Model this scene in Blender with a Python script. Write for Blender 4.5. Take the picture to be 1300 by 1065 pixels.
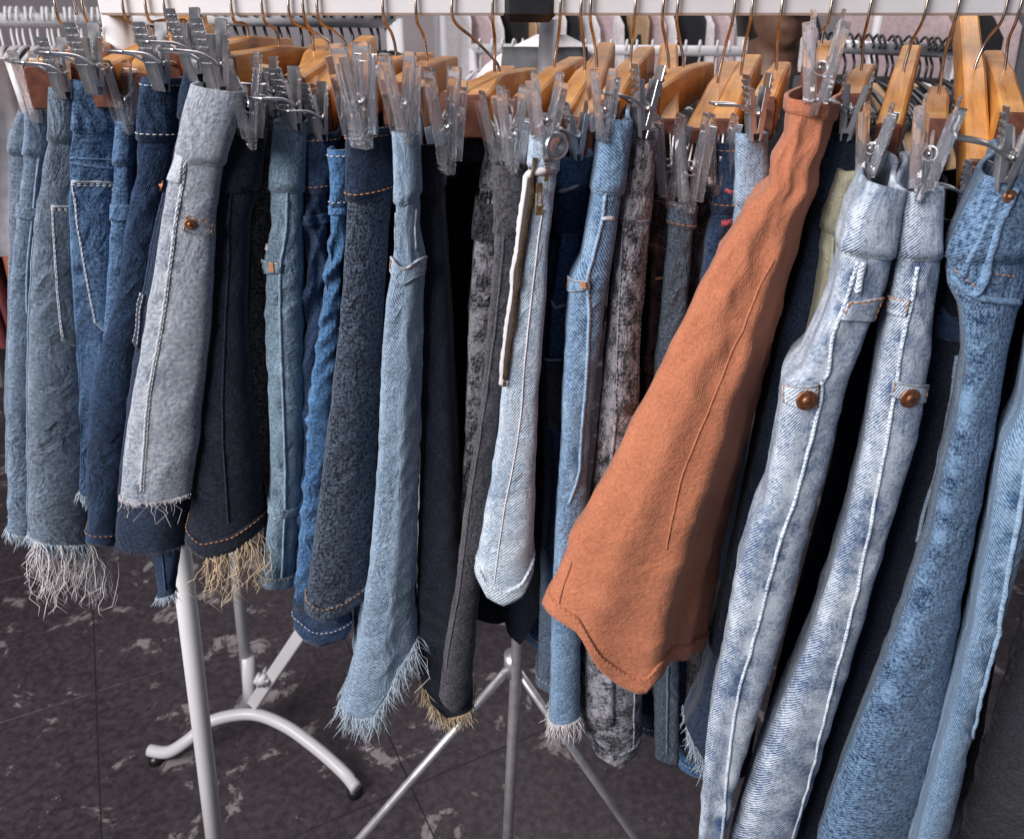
import bpy, math, random
import numpy as np
from mathutils import Vector, Matrix
random.seed(7); rng = np.random.RandomState(7)
for o in list(bpy.data.objects): bpy.data.objects.remove(o)
SC = bpy.context.scene; COL = SC.collection
# ---------------------------------------------------------------- camera
F = 1000.0; TH = math.radians(24.5); H = 1.5          # focal length in photo pixels, pitch, eye height
ST, CT = math.sin(TH), math.cos(TH)
cd = bpy.data.cameras.new('camera'); cam = bpy.data.objects.new('camera', cd); COL.objects.link(cam)
cam.location = (0, 0, H); cam.rotation_euler = (math.pi/2 - TH, 0, 0)
cd.sensor_width = 36; cd.lens = 36*F/1300; cd.shift_y = -45/1300; cd.clip_start = .02; cd.clip_end = 60
cd.dof.use_dof = True; cd.dof.focus_distance = .66; cd.dof.aperture_fstop = 13
SC.camera = cam
# ---------------------------------------------------------------- light
W = bpy.data.worlds.new('World'); SC.world = W; W.use_nodes = True
W.node_tree.nodes['Background'].inputs[0].default_value = (.62, .68, .90, 1)
W.node_tree.nodes['Background'].inputs[1].default_value = .135
def area(name, loc, target, sx, sy, power, col):
    d = bpy.data.lights.new(name, 'AREA'); d.shape = 'RECTANGLE'; d.size = sx; d.size_y = sy; d.energy = power; d.color = col
    o = bpy.data.objects.new(name, d); COL.objects.link(o); o.location = loc
    o.rotation_euler = (Vector(target) - Vector(loc)).to_track_quat('-Z', 'Y').to_euler(); return o
area('shop_front_light', (-1.7, -.85, 2.5), (0, .6, 1.15), 1.6, 1.4, 132, (1, .97, .95))
area('ceiling_light', (.6, 2.4, 3.2), (.3, 2.6, 1.0), 2.4, 1.6, 44, (1, .95, .95))
SC.view_settings.view_transform = 'Standard'; SC.view_settings.look = 'None'; SC.view_settings.exposure = 0
SC.render.engine = 'CYCLES'

# ---------------------------------------------------------------- helpers
def P(x, y, Y):                       # photo pixel on the vertical plane at distance Y -> world point
    u, v = (x-650)/F, (y-487.5)/F; s = Y/(CT - v*ST)
    return Vector((u*s, Y, H - s*(ST + v*CT)))
def PF(x, y, z=0):                    # photo pixel on the horizontal plane z
    u, v = (x-650)/F, (y-487.5)/F; s = (H-z)/(ST + v*CT)
    return Vector((u*s, s*(CT - v*ST), z))
def proj(p):                          # world array (n,3) -> pixels
    d = p - np.array([0, 0, H]); a = d[..., 1]*CT - d[..., 2]*ST; up = d[..., 1]*ST + d[..., 2]*CT
    return np.stack([650 + F*d[..., 0]/a, 487.5 - F*up/a], -1)
def mesh(name, v, f, mat, parent=None, uv=None, smooth=True, attr=None):
    me = bpy.data.meshes.new(name); me.from_pydata([tuple(p) for p in v], [], [tuple(q) for q in f])
    for m in (mat if isinstance(mat, (list, tuple)) else [mat]): me.materials.append(m)
    if smooth: me.polygons.foreach_set('use_smooth', [True]*len(me.polygons))
    if uv is not None:
        l = me.uv_layers.new(name='UVMap'); idx = np.empty(len(me.loops), int); me.loops.foreach_get('vertex_index', idx)
        l.data.foreach_set('uv', np.asarray(uv, float)[idx].ravel())
    if attr is not None:
        a = me.attributes.new('wear', 'FLOAT', 'POINT'); a.data.foreach_set('value', np.asarray(attr, float))
    return link(name, me, parent)
def link(name, me, parent=None):
    o = bpy.data.objects.new(name, me); COL.objects.link(o)
    if parent is not None: o.parent = parent
    return o
def empty(name, loc=(0, 0, 0)):
    o = bpy.data.objects.new(name, None); COL.objects.link(o); o.location = loc; o.empty_display_size = .02; return o
def tag(o, label, cat, group=None):
    o['label'] = label; o['category'] = cat
    if group: o['group'] = group
    return o
def struct(o): o['kind'] = 'structure'; return o
class MB:
    def __init__(s): s.v = []; s.f = []
    def add(s, v, f): n = len(s.v); s.v += [Vector(p) for p in v]; s.f += [[i+n for i in q] for q in f]; return s
    def box(s, c, size, M=None, ch=.15):
        # box with chamfered edges: three crossed slabs hull
        x, y, z = [a/2 for a in size]; k = min(x, y, z)*ch*2
        pts = []
        for sx in (-1, 1):
            for sy in (-1, 1):
                for sz in (-1, 1): pts += [(sx*(x-k), sy*(y-k), sz*z), (sx*(x-k), sy*y, sz*(z-k)), (sx*x, sy*(y-k), sz*(z-k))]
        ix = lambda a, b, c_, k_: ((a*2+b)*2+c_)*3+k_
        f = []
        for q in (0, 1):
            f.append([ix(0,0,q,0), ix(0,1,q,0), ix(1,1,q,0), ix(1,0,q,0)]); f.append([ix(0,q,0,1), ix(0,q,1,1), ix(1,q,1,1), ix(1,q,0,1)]); f.append([ix(q,0,0,2), ix(q,0,1,2), ix(q,1,1,2), ix(q,1,0,2)])
        for a in (0, 1):
            for b in (0, 1):
                f.append([ix(a,b,0,1), ix(a,b,1,1), ix(a,b,1,2), ix(a,b,0,2)]); f.append([ix(a,0,b,0), ix(a,1,b,0), ix(a,1,b,2), ix(a,0,b,2)]); f.append([ix(0,a,b,0), ix(1,a,b,0), ix(1,a,b,1), ix(0,a,b,1)])
                for c_ in (0, 1): f.append([ix(a,b,c_,0), ix(a,b,c_,1), ix(a,b,c_,2)])
        M = M or Matrix(); c = Vector(c)
        return s.add([(M @ Vector(p)) + c for p in pts], f)
    def tube(s, pts, r, n=8, cap=True, flat=None):
        pts = [Vector(p) for p in pts]; m = len(pts); rs = r if isinstance(r, (list, tuple)) else [r]*m
        T = [(pts[min(i+1, m-1)] - pts[max(i-1, 0)]).normalized() for i in range(m)]
        a = T[0].orthogonal().normalized(); v = []
        for i in range(m):
            a = (a - T[i]*a.dot(T[i])); a = a.normalized() if a.length > 1e-6 else T[i].orthogonal().normalized(); b = T[i].cross(a)
            v += [pts[i] + (a*math.cos(2*math.pi*k/n) + b*math.sin(2*math.pi*k/n))*rs[i] for k in range(n)]
        f = [[i*n+k, i*n+(k+1) % n, (i+1)*n+(k+1) % n, (i+1)*n+k] for i in range(m-1) for k in range(n)]
        if cap: f += [list(range(n))[::-1], [(m-1)*n+k for k in range(n)]]
        return s.add(v, f)
    def build(s, name, mat, parent=None, smooth=True): return mesh(name, s.v, s.f, mat, parent, smooth=smooth)
def smoothpts(p, n):                   # Catmull-Rom through points
    p = [Vector(q) for q in p]; out = []
    for i in range(len(p)-1):
        a, b, c, d = p[max(i-1, 0)], p[i], p[i+1], p[min(i+2, len(p)-1)]
        for k in range(n):
            t = k/n; out.append(.5*((2*b) + (c-a)*t + (2*a-5*b+4*c-d)*t*t + (3*b-a-3*c+d)*t**3))
    return out + [p[-1]]

# ---------------------------------------------------------------- materials
MC = {}
def newmat(name):
    m = bpy.data.materials.new(name); m.use_nodes = True; nt = m.node_tree
    return m, nt, nt.nodes['Principled BSDF']
def node(nt, t, ins=None, **kw):
    n = nt.nodes.new(t)
    for k, v in kw.items(): setattr(n, k, v)
    for k, v in (ins or {}).items():
        if hasattr(v, 'is_output'): nt.links.new(v, n.inputs[k])
        else: n.inputs[k].default_value = v
    return n
def M_(nt, op, a, b=None, c=None):
    n = nt.nodes.new('ShaderNodeMath'); n.operation = op
    for i, x in enumerate((a, b, c)):
        if x is None: continue
        if hasattr(x, 'is_output'): nt.links.new(x, n.inputs[i])
        else: n.inputs[i].default_value = x
    return n.outputs[0]
def mix(nt, f, a, b, mode='MIX'):
    n = nt.nodes.new('ShaderNodeMix'); n.data_type = 'RGBA'; n.blend_type = mode
    for i, x in ((0, f), (6, a), (7, b)):
        if hasattr(x, 'is_output'): nt.links.new(x, n.inputs[i])
        else: n.inputs[i].default_value = x if i == 0 else (*x, 1) if len(x) == 3 else x
    return n.outputs[2]
def ramp(nt, fac, lo, hi):
    n = node(nt, 'ShaderNodeMapRange', {0: fac, 1: lo, 2: hi}); n.clamp = True; return n.outputs[0]
def plain(name, col, rough=.5, metal=0, var=.15, scale=40, bump=.0, **kw):
    if name in MC: return MC[name]
    m, nt, b = newmat(name); tc = node(nt, 'ShaderNodeTexCoord')
    nz = node(nt, 'ShaderNodeTexNoise', {'Vector': tc.outputs['Object'], 'Scale': scale, 'Detail': 5})
    nt.links.new(mix(nt, ramp(nt, nz.outputs[0], .3, .7), [c*(1-var) for c in col], [min(1, c*(1+var)) for c in col]), b.inputs['Base Color'])
    b.inputs['Metallic'].default_value = metal
    nt.links.new(M_(nt, 'MULTIPLY_ADD', nz.outputs[0], .2, rough-.1), b.inputs['Roughness'])
    for k, v in kw.items(): b.inputs[k.replace('_', ' ')].default_value = v
    if bump:
        bp = node(nt, 'ShaderNodeBump', {'Strength': bump, 'Distance': .001, 'Height': nz.outputs[0]}); nt.links.new(bp.outputs[0], b.inputs['Normal'])
    MC[name] = m; return m
def denim(name, dark, light, twill=.5, period=1.7, sign=1, speck=.5, fade=.5, acid=0, blot=.6, crum=.65):
    """woven cotton: diagonal twill of pale weft over indigo warp, yarn slub, washed patches, seam wear"""
    m, nt, b = newmat(name); uv = node(nt, 'ShaderNodeUVMap'); uv.uv_map = 'UVMap'
    sp = node(nt, 'ShaderNodeSeparateXYZ', {0: uv.outputs[0]}); U, V = sp.outputs[0], sp.outputs[1]
    yarn = node(nt, 'ShaderNodeTexNoise', {'Vector': uv.outputs[0], 'Scale': 430.0, 'Detail': 2, 'Roughness': .6})
    mp = node(nt, 'ShaderNodeMapping', {'Vector': uv.outputs[0], 'Scale': (900, 130, 1)})
    slub = node(nt, 'ShaderNodeTexNoise', {'Vector': mp.outputs[0], 'Scale': 1.0, 'Detail': 2})
    mp2 = node(nt, 'ShaderNodeMapping', {'Vector': uv.outputs[0], 'Scale': (130, 700, 1)})
    weft = node(nt, 'ShaderNodeTexNoise', {'Vector': mp2.outputs[0], 'Scale': 1.0, 'Detail': 2})
    big = node(nt, 'ShaderNodeTexNoise', {'Vector': uv.outputs[0], 'Scale': 14.0, 'Detail': 4, 'Roughness': .6})
    mid = node(nt, 'ShaderNodeTexNoise', {'Vector': uv.outputs[0], 'Scale': 75.0, 'Detail': 3, 'Roughness': .65})
    ph = M_(nt, 'MULTIPLY', M_(nt, 'ADD', M_(nt, 'MULTIPLY', U, .80*sign), M_(nt, 'MULTIPLY', V, .60)), 6283.0/period)
    ph = M_(nt, 'ADD', ph, M_(nt, 'MULTIPLY', mid.outputs[0], 1.6))
    tw = M_(nt, 'MULTIPLY_ADD', M_(nt, 'SINE', ph), .5, .5)
    f = M_(nt, 'MULTIPLY', M_(nt, 'SUBTRACT', tw, .5), twill)
    f = M_(nt, 'MULTIPLY_ADD', M_(nt, 'SUBTRACT', yarn.outputs[0], .5), speck*4.6, f)
    f = M_(nt, 'MULTIPLY_ADD', M_(nt, 'SUBTRACT', slub.outputs[0], .5), speck*2.6, f)
    f = M_(nt, 'MULTIPLY_ADD', M_(nt, 'SUBTRACT', weft.outputs[0], .5), speck*2.2, f)
    f = M_(nt, 'MULTIPLY_ADD', M_(nt, 'SUBTRACT', big.outputs[0], .5), fade*2.0, f)
    if acid: f = M_(nt, 'MULTIPLY_ADD', M_(nt, 'SUBTRACT', ramp(nt, mid.outputs[0], .42, .60), .5), acid, f)
    at = node(nt, 'ShaderNodeAttribute'); at.attribute_name = 'wear'
    f = M_(nt, 'MULTIPLY_ADD', at.outputs['Fac'], blot, f)
    f = ramp(nt, f, -.5, .5)
    nt.links.new(mix(nt, f, dark, light), b.inputs['Base Color'])
    b.inputs['Roughness'].default_value = .92; b.inputs['Specular IOR Level'].default_value = .15
    b.inputs['Sheen Weight'].default_value = .12
    h = M_(nt, 'ADD', M_(nt, 'MULTIPLY', tw, twill), M_(nt, 'ADD', M_(nt, 'MULTIPLY', yarn.outputs[0], .8), M_(nt, 'MULTIPLY', mid.outputs[0], 1.2)))
    cr = node(nt, 'ShaderNodeTexNoise', {'Vector': uv.outputs[0], 'Scale': 30.0, 'Detail': 3, 'Roughness': .5, 'Distortion': 1.2})
    cr2 = M_(nt, 'ABSOLUTE', M_(nt, 'SUBTRACT', cr.outputs[0], .5))
    h = M_(nt, 'ADD', h, M_(nt, 'MULTIPLY', cr2, -14.0*crum))
    bp = node(nt, 'ShaderNodeBump', {'Strength': .6, 'Distance': .0012, 'Height': h}); nt.links.new(bp.outputs[0], b.inputs['Normal'])
    MC[name] = m; return m
def wood():
    m, nt, b = newmat('varnished_wood'); tc = node(nt, 'ShaderNodeTexCoord')
    oi = node(nt, 'ShaderNodeObjectInfo')
    mp = node(nt, 'ShaderNodeMapping', {'Vector': tc.outputs['Object'], 'Scale': (9, 90, 90)})
    nz = node(nt, 'ShaderNodeTexNoise', {'Vector': mp.outputs[0], 'Scale': 2.5, 'Detail': 6, 'Roughness': .65, 'Distortion': .6})
    nz2 = node(nt, 'ShaderNodeTexNoise', {'Vector': tc.outputs['Object'], 'Scale': 22, 'Detail': 4})
    c = mix(nt, ramp(nt, nz.outputs[0], .3, .72), (.36, .125, .022), (.62, .28, .055))
    c = mix(nt, ramp(nt, nz2.outputs[0], .55, .8), c, (.68, .36, .09))
    hs = node(nt, 'ShaderNodeHueSaturation', {'Color': c, 'Value': M_(nt, 'MULTIPLY_ADD', oi.outputs['Random'], .4, .78)})
    nt.links.new(hs.outputs[0], b.inputs['Base Color']); nt.links.new(M_(nt, 'MULTIPLY_ADD', nz2.outputs[0], .3, .36), b.inputs['Roughness'])
    b.inputs['Coat Weight'].default_value = .10
    return m
def clear_plastic():
    m, nt, b = newmat('clear_plastic'); tc = node(nt, 'ShaderNodeTexCoord')
    nz = node(nt, 'ShaderNodeTexNoise', {'Vector': tc.outputs['Object'], 'Scale': 130, 'Detail': 3})
    b.inputs['Base Color'].default_value = (.97, .97, 1, 1); b.inputs['Transmission Weight'].default_value = .95
    b.inputs['IOR'].default_value = 1.45
    nt.links.new(M_(nt, 'MULTIPLY_ADD', nz.outputs[0], .08, .0), b.inputs['Roughness'])
    bp = node(nt, 'ShaderNodeBump', {'Strength': .08, 'Distance': .001, 'Height': nz.outputs[0]}); nt.links.new(bp.outputs[0], b.inputs['Normal'])
    return m
def painted(name, col, chip, rough=.35, lo=.62, scale=22):
    m, nt, b = newmat(name); tc = node(nt, 'ShaderNodeTexCoord')
    nz = node(nt, 'ShaderNodeTexNoise', {'Vector': tc.outputs['Object'], 'Scale': scale, 'Detail': 8, 'Roughness': .7})
    n2 = node(nt, 'ShaderNodeTexNoise', {'Vector': tc.outputs['Object'], 'Scale': 6, 'Detail': 4})
    c = mix(nt, n2.outputs[0], [k*.82 for k in col], col)
    nt.links.new(mix(nt, ramp(nt, nz.outputs[0], lo, lo+.03), c, chip), b.inputs['Base Color']); b.inputs['Roughness'].default_value = rough
    return m
def floor_mat():
    m, nt, b = newmat('worn_painted_floor'); tc = node(nt, 'ShaderNodeNewGeometry')
    p = tc.outputs['Position']
    n1 = node(nt, 'ShaderNodeTexNoise', {'Vector': p, 'Scale': 9, 'Detail': 10, 'Roughness': .70, 'Distortion': .5})
    n2 = node(nt, 'ShaderNodeTexNoise', {'Vector': p, 'Scale': 2.0, 'Detail': 5})
    n3 = node(nt, 'ShaderNodeTexNoise', {'Vector': p, 'Scale': 60, 'Detail': 6, 'Roughness': .7})
    c = mix(nt, n2.outputs[0], (.013, .009, .012), (.046, .035, .043)); c = mix(nt, ramp(nt, n3.outputs[0], .4, .75), c, (.085, .068, .08))
    chips = ramp(nt, M_(nt, 'ADD', n1.outputs[0], M_(nt, 'MULTIPLY', n2.outputs[0], .12)), .635, .675)
    c = mix(nt, chips, c, mix(nt, n3.outputs[0], (.14, .12, .125), (.36, .32, .33)))
    nt.links.new(c, b.inputs['Base Color']); nt.links.new(M_(nt, 'MULTIPLY_ADD', n1.outputs[0], .5, .25), b.inputs['Roughness'])
    bp = node(nt, 'ShaderNodeBump', {'Strength': .4, 'Distance': .002, 'Height': chips}); nt.links.new(bp.outputs[0], b.inputs['Normal'])
    return m
WOOD = wood(); CLEAR = clear_plastic(); WOODEND = plain('stained_end_grain', (.11, .035, .02), .45, scale=160, var=.35)
STEEL = plain('bright_steel_wire', (.60, .59, .60), .30, 1, scale=120); BRASSY = plain('tarnished_hook_wire', (.50, .41, .35), .25, 1, scale=90, var=.35)
CHROME = plain('scratched_chrome', (.66, .65, .68), .42, .8, scale=50); WHITE = painted('white_rack_enamel', (.68, .67, .70), (.22, .17, .13), lo=.70)
RAILW = painted('white_rail_enamel', (.60, .60, .64), (.26, .20, .15), lo=.67, scale=30); BLACK = plain('black_plastic', (.012, .012, .014), .35)
COPPER = plain('aged_copper', (.30, .125, .065), .5, .8, scale=300, var=.4); BRASS = plain('old_brass', (.30, .19, .09), .42, 1, scale=300, var=.3)
DARKMETAL = plain('dark_button_metal', (.05, .05, .06), .35, .8); LEATHER = plain('brown_leather', (.22, .075, .03), .55, scale=200)
EDGE = plain('worn_pocket_edge', (.30, .33, .38), .9, scale=260, var=.6)
THO = plain('orange_thread', (.50, .22, .09), .8); THW = plain('pale_thread', (.55, .53, .55), .85); THD = plain('navy_thread', (.05, .055, .09), .85)
FLOOR = floor_mat(); GROUT = plain('floor_joint', (.035, .029, .033), .9)
# ---------------------------------------------------------------- garment builder
NF, NS, NB = 34, 20, 5
_a = np.linspace(0, math.pi, NF)
LOOP_FX = np.concatenate([(1-np.cos(_a))/2*.55 + np.linspace(0, 1, NF)*.45, np.ones(NS), np.linspace(1, 0, NB+2)[1:-1], np.zeros(NS)])
LOOP_FY = np.concatenate([np.zeros(NF), np.linspace(0, 1, NS+1)[1:], np.ones(NB), np.linspace(1, 0, NS+1)[:-1]])
LOOP_S = np.concatenate([np.clip(np.sin(_a), 0, 1)**.5, np.zeros(NS+NB+NS)])
NK = len(LOOP_FX)
class Garment:
    def __init__(s, name, label, cat, Y, L, R, mat, skew=.22, lean=0., depth=.22, back=0., tb=.010, bulge=.7, wr=.35, fold=.4, sight=.78, backx=0., ridge=.62, rs=0., hem=None, group=None, nr=110, pleat=None):
        s.mat = mat; s.rs = np.random.RandomState(abs(int(L[0][0]*13+L[0][1]*7)) % 9999)
        s.Y, s.skew, s.lean = Y, skew + rs*(1-ridge), lean; s.sk0, s.ridge, s.rsl = skew, ridge, rs
        s.z0 = P(*L[0], Y).z
        lp = []
        for x, y in L:
            Yc = Y
            for _ in range(5): q = P(x, y, Yc); Yc = Y + lean*(q.z-s.z0)
            lp.append((q.z, q.x))
        lp.sort(); s.Lz, s.Lx = np.array(lp).T
        rp = []
        for x, y in R: q = s.on_front(x, y); rp.append((q.z, q.x))
        rp.sort(); s.Rz, s.Rx = np.array(rp).T
        zt = (s.Lz[-1], s.Rz[-1]); zb = (s.Lz[0], s.Rz[0])
        hf, hz = [0, 1], [zb[0], zb[1]]
        for x, y in (hem or []):
            q = s.on_front(x, y); xl, xr = s.xl(q.z), s.xr(q.z); hf.append(float(np.clip((q.x-xl)/max(xr-xl, 1e-4), .02, .98))); hz.append(q.z)
        o = np.argsort(hf); hf, hz = np.array(hf)[o], np.array(hz)[o]
        v = np.linspace(0, 1, nr)[:, None]
        ZT = np.interp(LOOP_FX, [0, 1], zt)[None]; ZH = np.interp(LOOP_FX, hf, hz)[None]
        ZH = ZH + LOOP_FY[None]*.012
        Z = ZT + (ZH-ZT)*v
        XL, XR = s.xl(Z), s.xr(Z); w = np.maximum(XR-XL, .004)
        fx, fy = LOOP_FX[None], LOOP_FY[None]
        X = XL + fx*w; Yf = Y + lean*(Z-s.z0) + skew*fx*w + rs*np.maximum(0, fx-ridge)*w
        b = np.minimum(bulge*w*.5, .030)
        Yf = Yf - b*LOOP_S[None] + b*.6
        Xm = (XL+XR)/2*(1 + sight*depth/Y) + backx*np.clip(v*1.7, 0, 1); sm = fy*fy*(3-2*fy)*.6 + fy*.4
        Xb = Xm + (fx-.5)*2*tb; Yb = Y + depth + lean*(Z-s.z0)*.2
        X = X + (Xb-X)*sm; Yy = Yf + (Yb-Yf)*fy
        G = np.stack([X, Yy, np.broadcast_to(Z, X.shape)], -1)
        N = s.normals(G)
        arc = np.concatenate([[0], np.cumsum(np.linalg.norm(np.diff(G[nr//2], axis=0), axis=1))])
        s.arc = arc; A = arc[None]; r = s.rs
        d = np.zeros(X.shape)
        vv = np.broadcast_to(v, X.shape)
        for i in range(3):                                   # long soft folds growing towards the hem
            lam = r.uniform(.035, .10); d += fold*.0019*np.sin(2*math.pi*A/lam + r.uniform(0, 6) + .9*np.sin(Z*r.uniform(4, 9)+r.uniform(0, 6)))*(.25+vv)
        for i in range(14):                                   # crossing wrinkles
            lam = r.uniform(.014, .05); th = r.choice([-1, 1])*r.uniform(.35, 1.2)
            ph = 2*math.pi*(A*math.sin(th)+Z*math.cos(th))/lam + r.uniform(0, 6) + 1.2*np.sin(A*r.uniform(40, 90)+Z*r.uniform(20, 60))
            env = np.clip(np.sin(Z*r.uniform(8, 22)+A*r.uniform(0, 30)+r.uniform(0, 6)), 0, 1)**4
            d += wr*.0010*(1-2*np.abs(np.sin(ph/2))**.8)*env
        if pleat: d += pleat*np.sin(2*math.pi*A/.05 + 2)*vv
        d *= np.clip(vv*14, .15, 1)
        s.dmap = d
        s.G = G + N*d[..., None]; s.N = s.normals(s.G); s.nr = nr
        s.px = proj(s.G); cd_ = s.G - np.array([0, 0, H]); s.facing = np.einsum('ijk,ijk->ij', s.N, cd_) < 0
        s.len = float(np.mean((ZT-ZH)))
        s.uv = np.stack([np.broadcast_to(A, X.shape), np.broadcast_to(Z, X.shape)], -1)
        s.wear = d*60*.5
        j = int(np.argmin(s.G[-1, :, 2])); base = s.G[-1, j]
        s.root = empty(name, base); tag(s.root, label, cat, group); s.off = -s.root.location
    def xl(s, z): return np.interp(z, s.Lz, s.Lx)
    def xr(s, z): return np.interp(z, s.Rz, s.Rx)
    def on_front(s, x, y):
        Yc = s.Y
        for _ in range(6):
            q = P(x, y, Yc); w = q.x-s.xl(q.z)
            if hasattr(s, 'Rx'): W_ = max(1e-4, s.xr(q.z)-s.xl(q.z)); f = min(1, max(0, w/W_)); dy = s.sk0*f*W_ + s.rsl*max(0, f-s.ridge)*W_
            else: dy = s.skew*max(0, w)
            Yc = s.Y + s.lean*(q.z-s.z0) + dy
        return q
    def normals(s, G):
        dk = np.roll(G, -1, 1) - np.roll(G, 1, 1); dv = np.gradient(G, axis=0)
        n = np.cross(dv, dk); return n/np.maximum(np.linalg.norm(n, axis=-1, keepdims=True), 1e-9)
    def at(s, k, v, off=0.):
        k = np.asarray(k, float) % NK; r = np.clip(np.asarray(v, float), 0, 1)*(s.nr-1)
        k0 = np.floor(k).astype(int) % NK; k1 = (k0+1) % NK; fk = (k-np.floor(k))[..., None]
        r0 = np.clip(np.floor(r).astype(int), 0, s.nr-2); fr = (r-r0)[..., None]
        f = lambda A: (A[r0, k0]*(1-fk)+A[r0, k1]*fk)*(1-fr) + (A[r0+1, k0]*(1-fk)+A[r0+1, k1]*fk)*fr
        return f(s.G) + f(s.N)*np.asarray(off)[..., None]
    def loc(s, x, y):
        d = np.hypot(s.px[..., 0]-x, s.px[..., 1]-y) + np.where(s.facing, 0, 400) + (s.G[..., 1]-s.Y)*40
        r, k = np.unravel_index(np.argmin(d), d.shape); return float(k), r/(s.nr-1)
    def fin(s, o): o.location = s.off; return o
    def path(s, px, step=5.):
        kv = [s.loc(*p) for p in px]; out = []
        for a, b in zip(px[:-1], px[1:]):
            n = max(2, int(math.hypot(b[0]-a[0], b[1]-a[1])/step)); i = px.index(a)
            out += [(kv[i][0]+(kv[i+1][0]-kv[i][0])*t/n, kv[i][1]+(kv[i+1][1]-kv[i][1])*t/n) for t in range(n)]
        k, v = np.array(out+[kv[-1]]).T
        if len(k) > 6:
            ker = np.ones(5)/5; k2 = np.convolve(np.pad(k, 2, 'edge'), ker, 'valid'); v2 = np.convolve(np.pad(v, 2, 'edge'), ker, 'valid'); k, v = k2, v2
        return k, v
    def mark(s, px, wid=9., amp=1., blotch=1.):               # seam wear: dark and pale puckers along a line
        q = np.array(px, float); best = np.full(s.px.shape[:2], 1e9); al = np.zeros_like(best); L0 = 0
        for a, b in zip(q[:-1], q[1:]):
            ab = b-a; l = np.linalg.norm(ab); t = np.clip(((s.px-a)@ab)/(l*l), 0, 1); dd = np.linalg.norm(s.px-(a+t[..., None]*ab), axis=-1)
            m = dd < best; best = np.where(m, dd, best); al = np.where(m, L0+t*l, al); L0 += l
        ph = s.rs.uniform(0, 6); bl = np.sin(al/4.1+ph+3*np.sin(al/31.))*.4 + np.sin(al/9.7+2*ph+2*np.sin(al/53.+ph))*.5 + np.sin(al/27.+3*ph)*.35
        s.wear = s.wear + np.where(s.facing, np.exp(-(best/wid)**2)*amp*(bl*blotch + .15), 0)
        # pucker the cloth itself as well
        s.G = s.G + s.N*(np.where(s.facing, np.exp(-(best/wid)**2)*bl*.0004*blotch, 0))[..., None]
    def body(s):
        G = s.G; i = np.arange(s.nr*NK).reshape(s.nr, NK); kn = np.roll(i, -1, 1)
        f = np.stack([i[:-1], i[1:], kn[1:], kn[:-1]], -1).reshape(-1, 4)
        return s.fin(mesh('body', G.reshape(-1, 3), f.tolist(), s.mat, s.root, s.uv.reshape(-1, 2), attr=s.wear.ravel()))
    def slab(s, name, K, V, mat, out=.0016, inn=-.0004, closed=False, wear=0., parent=None, uvrot=False):
        """grid patch with thickness following the cloth; K, V arrays (m, n)"""
        m, n = K.shape; top = s.at(K, V, np.full(K.shape, out)); bot = s.at(K, V, np.full(K.shape, inn))
        v = np.concatenate([top.reshape(-1, 3), bot.reshape(-1, 3)]); i = np.arange(m*n).reshape(m, n); B = m*n; f = []
        nn = n if closed else n-1
        for r in range(m-1):
            for c in range(nn):
                c1 = (c+1) % n; f.append((i[r, c], i[r+1, c], i[r+1, c1], i[r, c1])); f.append((B+i[r, c], B+i[r, c1], B+i[r+1, c1], B+i[r+1, c]))
        for c in range(nn):
            c1 = (c+1) % n; f.append((i[0, c], i[0, c1], B+i[0, c1], B+i[0, c])); f.append((i[m-1, c1], i[m-1, c], B+i[m-1, c], B+i[m-1, c1]))
        if not closed:
            for r in range(m-1): f.append((i[r, 0], B+i[r, 0], B+i[r+1, 0], i[r+1, 0])); f.append((i[r, n-1], i[r+1, n-1], B+i[r+1, n-1], B+i[r, n-1]))
        ka = np.interp(K.ravel() % NK, np.arange(NK), s.arc); zz = top.reshape(-1, 3)[:, 2]
        uv = np.stack([zz+.3, ka], -1) if uvrot else np.stack([ka+.013, zz+.007], -1); uv = np.concatenate([uv, uv])
        return s.fin(mesh(name, v, [tuple(map(int, q)) for q in f], mat, parent or s.root, uv, attr=np.full(len(v), wear)+np.tile(s.rs.uniform(-.25, .25, m*n), 2)))
    def vz(s, d): return d/s.len
    def band(s, v0, v1, name, mat=None, out=.0018, rows=8, wear=0., uvrot=True):
        K, V = np.meshgrid(np.arange(NK, dtype=float), np.linspace(v0, v1, rows)); return s.slab(name, K, V, mat or s.mat, out, -.0012, True, wear, uvrot=uvrot)
    def waist(s, h=.036, mat=None, st=None, wear=0.):
        vb = s.vz(h); s.wb = vb; s.band(0, vb, 'waistband', mat, wear=wear)
        mb = MB(); k = np.linspace(-8, NF+8, 60); mb.tube(s.at(k, np.full(60, vb), np.full(60, .0006)), .0011, 6); vv = np.array([tuple(q) for q in mb.v]); s.fin(mesh('waist_seam', mb.v, mb.f, s.mat, s.root, np.stack([vv[:, 0]+vv[:, 1], vv[:, 2]], -1), attr=.75+s.rs.uniform(-.8, .5, len(vv))))
        if st: s.dash(k, np.full(60, vb*.9), st, 'waist_stitching', .0022); s.dash(k, np.full(60, vb*.1), st, 'waist_stitching', .0022)
    def mat_light(s): return THW
    def hemband(s, h=.016, st=None, mat=None, wear=.1):
        v0 = 1-s.vz(h); s.band(v0, 1.0, 'hem', mat, .0014, 5, wear, False)
        k = np.linspace(-6, NF+8, 70); s.dash(k, np.full(70, v0+.1*(1-v0)), st or THO, 'hem_stitching', .0018)
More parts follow.
